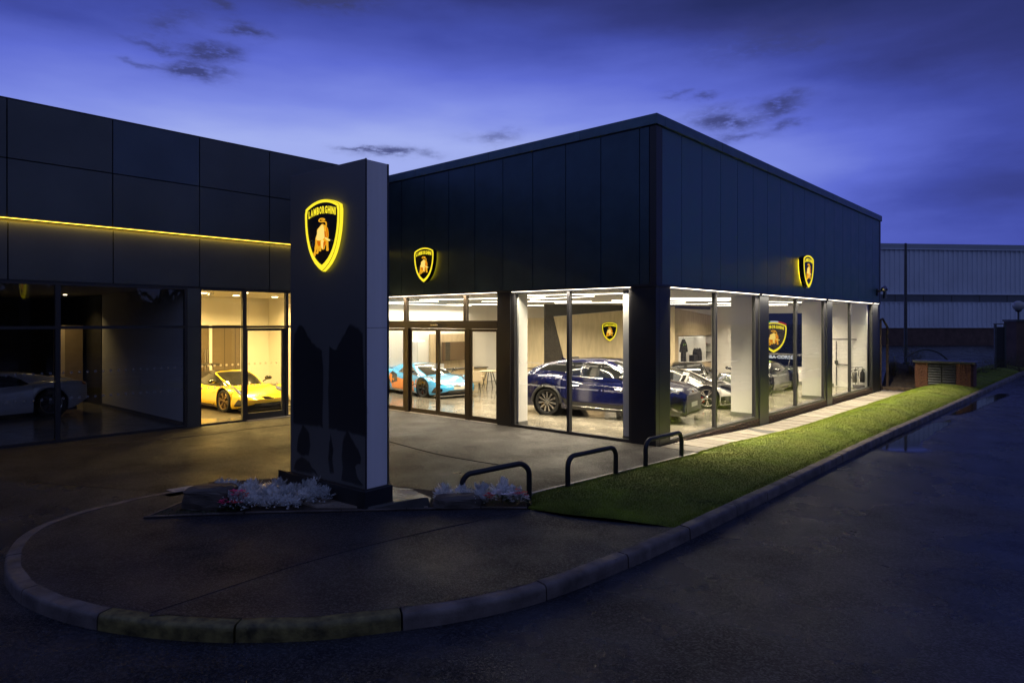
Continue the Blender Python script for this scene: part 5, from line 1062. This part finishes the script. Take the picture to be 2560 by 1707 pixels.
def leafshape(L, w):
    pts = [(0,0,0)]; fs = []
    vs = []; k = 4
    # midrib with lobes: triangles
    vs += [(0,-.06*w,0),(0,.06*w,0),(L,-.05*w,.0),(L,.05*w,.0)]; fs = [(0,2,3,1)]
    for i in range(k):
        b = L*(.25+.2*i); l = w*(1-.35*abs(i-1.3)/1.7)
        for sd in (-1, 1):
            n = len(vs); vs += [(b,0,0),(b+.10*L,0,0),(b+.26*L, sd*l, .06*L),(b+.12*L, sd*l*1.05, .06*L)]; fs.append((n,n+1,n+2,n+3) if sd < 0 else (n+3,n+2,n+1,n))
    n = len(vs); vs += [(L,-.06*w,0),(L*1.18,-.25*w,.02),(L*1.25,0,.0),(L*1.18,.25*w,.02),(L,.06*w,0)]; fs.append((n,n+1,n+2,n+3,n+4)); return vs, fs
def silver_mesh(sd, R=.17, H=.24, nl=120):
    rr = random.Random(sd); mb = MB(); ls = []
    for i in range(nl):
        a = rr.uniform(0, 2*PI); e = math.acos(rr.uniform(.0, 1)); rad = rr.uniform(.45, 1.)
        base = Vector((R*rad*.75*math.sin(e)*math.cos(a), R*rad*.75*math.sin(e)*math.sin(a), H*(.15+.72*rad*math.cos(e))))
        dr = Vector((math.sin(e*.9)*math.cos(a), math.sin(e*.9)*math.sin(a), .35+math.cos(e))).normalized(); sdv = dr.cross(Vector((rr.uniform(-.3,.3), rr.uniform(-.3,.3), 1))).normalized(); up = sdv.cross(dr)
        L = rr.uniform(.055, .095); v, f = leafshape(L, rr.uniform(.018, .028)); mb.add([tuple(base+dr*p[0]+sdv*p[1]+up*(p[2]-p[0]*p[0]*2.2)) for p in v], f)
    return mb
SM = [mesh('silver_foliage', silver_mesh(i), K['silver' if i % 2 == 0 else 'sil2']) for i in range(4)]  # alternate plant meshes take a slightly greyer leaf colour
def silver_plant(x, y, s, label):
    t = thing('silver_plant', label, 'plant', (x, y, .01), random.uniform(0, 6), 'silver leaved plants in the bed'); o = bpy.data.objects.new('foliage', random.choice(SM)); COL.objects.link(o); o.parent = t; t.scale = (s, s, s*random.uniform(.85, 1.1))
    obj('stem', MB().tube([(0,0,-.02),(.01,0,.12)], .012, 5), K['twig'], t)
along = lambda t, off: (-1.72+(.98)*t-off*.70, -8.44+.97*t+off*.72)
k_ = 0
for row, (o_, n_) in enumerate(((.20, 6), (.46, 6), (.74, 5), (1.0, 4))):
    for i in range(n_):
        t_ = -.02+.93*i/(n_-1)-row*.12; x, y = along(t_-.10, o_)
        if x > -1.25 and y > -7.75: continue
        silver_plant(x+random.uniform(-.04,.04), y+random.uniform(-.04,.04), random.uniform(.85, 1.15), '%s silver leaved plant in the %s of the left clump' % (('leftmost','second from left','third from left','fourth from left','fifth from left','rightmost')[i], ('front row','second row','third row','back row')[row]))
for i, (x, y, s, l) in enumerate(((-.10,-6.12,.95,'silver plant behind the left end of the low boulder'),(.08,-5.88,1.0,'silver plant behind the middle of the low boulder'),(.28,-5.72,1.0,'silver plant at the foot of the nearest hoop'),(.46,-5.92,.85,'silver plant at the right tip of the low boulder'),(.62,-5.62,1.25,'tall silver plant rising above the white and red flowers'),(.78,-5.50,1.0,'silver plant nearest the grass'),(-2.75,-8.1,.9,'silver plant directly behind the large boulder'),(-2.45,-7.9,1.0,'silver plant at the back left of the left clump'))): silver_plant(x, y, s, l)
def begonia(x, y, pet, label, s=1.):
    t = thing('bedding_flower', label, 'flower', (x, y, .015), random.uniform(0, 6), 'small bedding flowers'); rr = random.Random(x*7); mb = MB()
    for i in range(34):
        a = rr.uniform(0, 6.28); e = rr.uniform(.1, 1.4); c = Vector((.07*math.sin(e)*math.cos(a), .07*math.sin(e)*math.sin(a), .02+.09*math.cos(e)*rr.random())); r_ = rr.uniform(.015, .028); u = Vector((math.cos(a), math.sin(a), .4)).normalized(); v = u.cross(Vector((0,0,1))).normalized()
        mb.add([tuple(c), tuple(c+u*r_+v*r_*.8), tuple(c+u*r_*2), tuple(c+u*r_-v*r_*.8)], [(0,1,2,3)])
    obj('leaves', mb, K['green'], t)
    for i in range(7):
        a = rr.uniform(0, 6.28); q = rr.uniform(.01, .07); c = Vector((q*math.cos(a), q*math.sin(a), .10+rr.uniform(0, .06))); m = MB()
        for k in range(5):
            b = 2*PI*k/5; R_ = .030; m.add([tuple(c), tuple(c+Vector((math.cos(b-.5)*R_*.8, math.sin(b-.5)*R_*.8, .008))), tuple(c+Vector((math.cos(b)*R_*1.3, math.sin(b)*R_*1.3, .012))), tuple(c+Vector((math.cos(b+.5)*R_*.8, math.sin(b+.5)*R_*.8, .008)))], [(0,1,2,3)])
        obj('flower_head', m, K[pet], t)
    t.scale = (s,)*3
begonia(-1.98,-8.42,'pink','bright pink flowers just right of the large boulder', 1.82); begonia(-1.88,-8.36,'redf','red flowers in front of the bright pink ones', 1.35); begonia(-1.80,-8.50,'redf','low red flowers by the bed edging left of the silver clump', 1.22); begonia(-1.97,-8.60,'pink','small pink flowers touching the front edging', 1.08)
begonia(.60,-5.90,'redf','red flowers right of the low boulder', 1.35); begonia(.74,-5.78,'wfl','white flowers at the front between red ones', 1.62); begonia(.83,-5.68,'wfl','white flowers next to the pavement corner', 1.35); begonia(.92,-5.52,'redf','dark red flowers at the edge of the grass', 1.49); begonia(1.0,-5.50,'wfl','pale flowers furthest right in the bed', 0.94)
# ground cover and crumbs of soil in the left tip of the bed
mb = MB()
for i in range(420):
    t_, o_ = random.random(), random.random(); x = -2.5+.55*t_-.25*o_; y = -9.38+.62*t_+.32*o_; r_ = random.uniform(.008, .02); a = random.uniform(0, 6); mb.add([(x,y,.022),(x+r_*math.cos(a),y+r_*math.sin(a),.03+random.random()*.02),(x+r_*math.cos(a+1.2),y+r_*math.sin(a+1.2),.03)], [(0,1,2)])
tag(obj('ground_cover', mb, K['leaf']), 'sparse small leaves on the soil at the pointed end of the bed', 'ground cover', kind='stuff')
# ------------------------------------------------------------------ right background
def camD(u, v, D): t = (u-1280)/1680; return Vector((CAM[0]+D*(VD[0]+t*VR[0]), CAM[1]+D*(VD[1]+t*VR[1]), CAM[2]+D*(806-v)/1680))
A0 = camD(1850, 0, 77.); A1 = camD(3100, 0, 84.); A0.z = A1.z = 0; dw = (A1-A0); LW = dw.length; dw.normalize(); nw = Vector((-dw.y, dw.x, 0)); 
wh = thing('warehouse', 'long pale blue corrugated warehouse on a dark brick base beyond the yard', 'building', tuple(A0), math.atan2(dw.y, dw.x))
def corr(name, z0, z1, m, pitch=.62, dep=.13):
    mb = MB(); n = int(LW/pitch); prof = [(0,0),(.55,0),(.62,-dep),(.93,-dep)]; pts = [((i+p)*pitch, d) for i in range(n) for p, d in prof]; k = len(pts)
    mb.add([(x, y, z0) for x, y in pts]+[(x, y, z1) for x, y in pts], [(i, i+1, i+1+k, i+k) for i in range(k-1)]); return obj(name, mb, m, wh)
corr('corrugated_cladding', 6.12, 11.3, K['corr']); corr('corrugated_cladding', 2.15, 5.05, K['corr']); box('eaves_fascia', 0, LW, -.25, .3, 11.3, 11.95, K['corrf'], wh); box('gutter', 0, LW, -.32, -.24, 11.26, 11.36, K['corr'], wh)
box('window_band', 0, LW, .0, .3, 5.1, 6.05, K['corrd'], wh); box('sill', 0, LW, -.16, .2, 5.98, 6.12, K['corr'], wh); box('sill', 0, LW, -.14, .2, 5.02, 5.10, K['corr'], wh); box('sill', 0, LW, -.1, .2, 2.05, 2.17, K['corr'], wh)
box('brick_base', 0, LW, .02, .35, -.2, 2.05, K['brickf'], wh); box('rear_mass', 0, LW, .36, 25, -.2, 11.2, K['corrd'], wh)
for i in range(16): box('window_mullion', i*3.6+1, i*3.6+1.1, -.03, .0, 5.1, 5.98, K['steel'], wh)
p_ = camD(2264, 0, 45); lc = thing('flag_pole', 'tall slim dark pole rising in front of the warehouse', 'pole', (p_.x, p_.y, 0)); obj('shaft', MB().tube([(0,0,-.3),(0,0,4),(0,0,7.95)], [.11,.10,.085], 12), K['steel'], lc, smooth=True); obj('base_flange', MB().lathe([(0,.05),(.2,.05),(.2,-.2)], 16), K['steel'], lc); obj('cap', MB().lathe([(0,8.02),(.09,7.98),(.09,7.95)], 12), K['steel'], lc)
# cctv camera
cc = thing('cctv_camera', 'black dome bracket security camera on the far top corner of the side wall', 'camera', (.0, 18.35, 3.98)); obj('bracket', MB().tube([(0,0,0),(.18,0,.06),(.30,.02,.04)], .04, 8), K['blk'], cc); obj('camera_body', MB().tube([(.26,-.20,.10),(.28,.0,.16),(.30,.18,.10)], [.07,.10,.08], 10), K['trimb'], cc, smooth=True); obj('camera_body', MB().tube([(.30,.0,.05),(.30,.0,-.28)], [.06,.08], 10), K['trimb'], cc, smooth=True); obj('lens', MB().tube([(.30,-.2,.10),(.30,-.26,.08)], .05, 8), K['cglass'], cc); obj('junction_box', MB().box(.002,.06,-.12,.12,-.16,.12), K['blk'], cc)
# brick meter housing with louvred doors
cbn = thing('brick_meter_housing', 'low red brick housing with dark louvred doors and flat slab roof beside the lawn', 'housing', (1.16, 19.6, 0))
box('slab_roof', -.08, 2.15, -.08, 1.1, 1.02, 1.10, K['steel'], cbn); box('core', .03, 2.0, .06, 1.0, -.2, 1.02, K['mortar'], cbn)
bb = mesh('brick', MB().box(-.106,.106,-.05,.05,-.0325,.0325), K['brickr']); bb2 = mesh('brick', MB().box(-.05,.05,-.106,.106,-.0325,.0325), K['brickr'])
for r in range(14):
    z = .985-.075*r
    for x in ((.11,.335) if r % 2 else (.07,.24,.40)):
        b = bpy.data.objects.new('brick', bb); COL.objects.link(b); b.parent = cbn; b.location = (x, .03, z); b.scale = (1 if r % 2 else .75,1,1)
    for x in ((1.58,1.80,1.93) if r % 2 else (1.54,1.71,1.88)):
        b = bpy.data.objects.new('brick', bb); COL.objects.link(b); b.parent = cbn; b.location = (x, .03, z); b.scale = (.75 if not r % 2 else 1,1,1) if x < 1.9 else (.5,1,1)
    for k in range(4): b = bpy.data.objects.new('brick', bb2); COL.objects.link(b); b.parent = cbn; b.location = (1.99, .16+.225*k+.1*(r % 2), z)
for d0, d1 in ((.47,.965),(.975,1.46)):
    dr_ = box('louvre_door', d0, d1, .0, .05, -.1, 1.0, K['joint'], cbn)
    for k in range(9): obj('slat', MB().add([(d0+.02,-.035,.04+.105*k),(d1-.02,-.035,.04+.105*k),(d1-.02,.01,.11+.105*k),(d0+.02,.01,.11+.105*k),(d0+.02,-.03,.03+.105*k),(d1-.02,-.03,.03+.105*k)], [(0,1,2,3),(4,5,1,0)]), K['louv'], dr_)
# soil bank with scrub beside it
mb = MB(); n = 22
bx0, bx1, by0, by1 = -.2, 1.25, 19.5, 22.5
for j in range(n+1):
    for i in range(n+1):
        u, v = i/n, j/n; x = bx0+(bx1-bx0)*u; y = by0+(by1-by0)*v; mb.v.append((x, y, -.2+1.05*smooth01(v*1.5)*(1-.4*u)+.08*noise.noise((x*4, y*4, 0))))
for j in range(n):
    for i in range(n): mb.f.append((j*(n+1)+i, j*(n+1)+i+1, (j+1)*(n+1)+i+1, (j+1)*(n+1)+i))
tag(obj('soil_bank', mb, K['soil']), kind='structure')
def bush(x, y, z, r, h, label, n=700, leaf='leaf', sd=1, cat='shrub'):
    t = thing('scrub_bush', label, cat, (x, y, z)); rr = random.Random(sd); st = MB(); lf_ = MB()
    for i in range(14):
        a = rr.uniform(0, 6.28); e = rr.uniform(.2, 1.1); p = Vector((0,0,0)); pts = [p.copy()]; d = Vector((math.cos(a)*math.sin(e), math.sin(a)*math.sin(e), math.cos(e)))
        for k in range(4): p = p+Vector((d.x*r, d.y*r, d.z*h))*.27+Vector((rr.uniform(-.03,.03),)*3); pts.append(p.copy())
        st.tube(pts, [.012,.01,.007,.005,.003], 4)
        for k in range(n//14):
            q = pts[rr.randint(1, 4)]+Vector((rr.gauss(0, .09*r/.4), rr.gauss(0, .09*r/.4), rr.gauss(0, .08*h/.5))); s_ = rr.uniform(.015, .035); u = Vector((rr.uniform(-1,1), rr.uniform(-1,1), rr.uniform(-.5,1))).normalized(); v = u.cross(Vector((rr.uniform(-1,1), .3, 1))).normalized()
            lf_.add([tuple(q), tuple(q+u*s_+v*s_*.5), tuple(q+u*s_*2), tuple(q+u*s_-v*s_*.5)], [(0,1,2,3)])
    obj('branches', st, K['twig'], t); obj('foliage', lf_, K[leaf], t); return t
bush(.75,20.9,.35,.55,1.25,'thin twiggy shrub on the soil bank beside the brick housing',1100,sd=2); bush(.15,20.6,.3,.4,.8,'small dark shrub at the foot of the rusty posts',600,sd=3); bush(1.0,21.8,.5,.5,.7,'low shrub just left of the brick housing roof',700,sd=8)
for i, (u, D, s) in enumerate(((2425,33,.9),(2455,34,1.),(2485,36,1.),(2520,38,1.),(2550,37,1.1),(2590,38,1.))):
    p_ = camD(u, 0, D); bush(p_.x, p_.y, .0, .8*s, .75*s, ('low dark bush touching the right side of the brick housing','second low bush right of the brick housing','low bush left of the steel gate posts','low bush at the foot of the brick pillar','bush at the right edge by the brick pillar','bush beyond the right edge past the pillar')[i], 800, sd=20+i)
te = box('timber_edging', -.1, 1.1, 19.32, 19.40, -.2, -.06, K['path_dark']); tag(te, 'low timber edging board across the far end of the paving path', 'edging')
# rusty frame
rf = thing('rusty_fence_frame', 'rusty steel fence frame with sloping brace next to the far building corner', 'fence', (-.17, 19.12, 0))
obj('post', MB().tube([(.12,0,-.3),(.12,0,2.80)], .055, 6), K['rust'], rf); obj('post', MB().tube([(.25,.63,-.3),(.25,.63,2.50)], .055, 6), K['rust'], rf); obj('brace', MB().tube([(.12,0,2.80),(.16,.20,2.86),(.25,.63,2.50)], .045, 6), K['rust'], rf)
# curved pipe
cp_ = thing('curved_pipe', 'thin dark pipe arching over the ground behind the brick housing', 'pipe', (0,0,0)); obj('pipe', MB().tube([camD(u, v, 36) for u, v in catmull([(2262,895),(2280,884),(2300,876),(2322,874),(2345,881),(2362,893),(2374,905)], 5)], .045, 8), K['steel'], cp_, smooth=True)
# gate posts and brick pillar with globe lamp
g0 = camD(2500, 0, 38); gt = thing('gate_post', 'pair of dark steel gate posts with a plate between them, left of the brick pillar', 'gate', (g0.x, g0.y, 0), AZ); 
for x in (-.27, .27): obj('post', MB().box(x-.05,x+.05,-.05,.05,-.2,2.58), K['steel'], gt)
obj('plate', MB().box(-.22,.22,-.02,.02,.15,2.45), K['blk'], gt); obj('cap_rail', MB().box(-.34,.34,-.06,.06,2.582,2.64), K['steel'], gt)
q0 = camD(2546, 0, 40); bp_ = thing('brick_pillar', 'tall dark brick gate pillar at the right edge with a flat cap', 'pillar', (q0.x, q0.y, 0), AZ); obj('shaft', MB().box(-.5,.55,-.5,.5,-.2,2.75), K['brickf'], bp_); obj('cap', MB().box(-.56,.61,-.56,.56,2.752,2.87), K['steel'], bp_)
gl = thing('globe_lamp', 'unlit glass globe lamp on a short stem above the brick pillar', 'lamp', (q0.x, q0.y, 2.87)); obj('stem', MB().tube([(0,0,0),(0,0,.5)], .05, 8), K['steel'], gl); obj('collar', MB().lathe([(.05,.44),(.17,.52),(.17,.56)], 16), K['steel'], gl); obj('globe', MB().lathe([(0,.50)]+[(.30*math.sin(a_), .82-.30*math.cos(a_)) for a_ in np.linspace(.3, PI, 12)], 24), K['globe'], gl, smooth=True)

# ------------------------------------------------------------------ unseen tree belts, added for dark reflections in the cladding and glass
def treeline(name, pts, h, label, sd):
    rr = random.Random(sd); mb = MB()
    for (x0, y0), (x1, y1) in zip(pts, pts[1:]):
        L = math.dist((x0, y0), (x1, y1)); n = int(L*40)
        for i in range(n):
            t_ = rr.random(); X = x0+(x1-x0)*t_; Y = y0+(y1-y0)*t_; hh = h*(.72+.35*noise.noise((X*.16, Y*.16, sd))+.12*noise.noise((X*.7, Y*.7, sd)))
            c = Vector((X+rr.uniform(-1.6, 1.6), Y+rr.uniform(-1.6, 1.6), rr.uniform(0, 1)**.8*hh)); r_ = rr.uniform(.4, 1.0)
            u = Vector((rr.gauss(0,1), rr.gauss(0,1), rr.gauss(0,1))).normalized(); v = u.cross(Vector((rr.gauss(0,1), rr.gauss(0,1), rr.gauss(0,1)))).normalized()
            mb.add([tuple(c-u*r_), tuple(c+v*r_*.7), tuple(c+u*r_), tuple(c-v*r_*.7)], [(0,1,2,3)])
        n = int(L/1.2); ux, uy = (x1-x0)/L, (y1-y0)/L; c0 = len(mb.v)
        for i in range(n+1):
            X = x0+ux*1.2*i; Y = y0+uy*1.2*i; hh = h*(.62+.30*noise.noise((X*.16, Y*.16, sd))+.14*noise.noise((X*.7, Y*.7, sd)))
            mb.v += [(X-uy*.8, Y+ux*.8, -.2), (X-uy*.5, Y+ux*.5, hh), (X+uy*.5, Y-ux*.5, hh-.2), (X+uy*.8, Y-ux*.8, -.2)]
        for i in range(n):
            for k in range(3): a = c0+4*i+k; mb.f.append((a, a+1, a+5, a+4))
    return tag(obj(name, mb, K['leaf']), label, 'trees', kind='stuff')
treeline('unseen_tree_belt', [(-60,-46),(45,-46)], 13.5, 'unseen dark belt of trees across the road to the south, added for its reflection', 4)
treeline('unseen_tree_belt', [(50,-46),(50,60)], 10., 'unseen dark belt of trees along the road to the east, added for its reflection', 9)
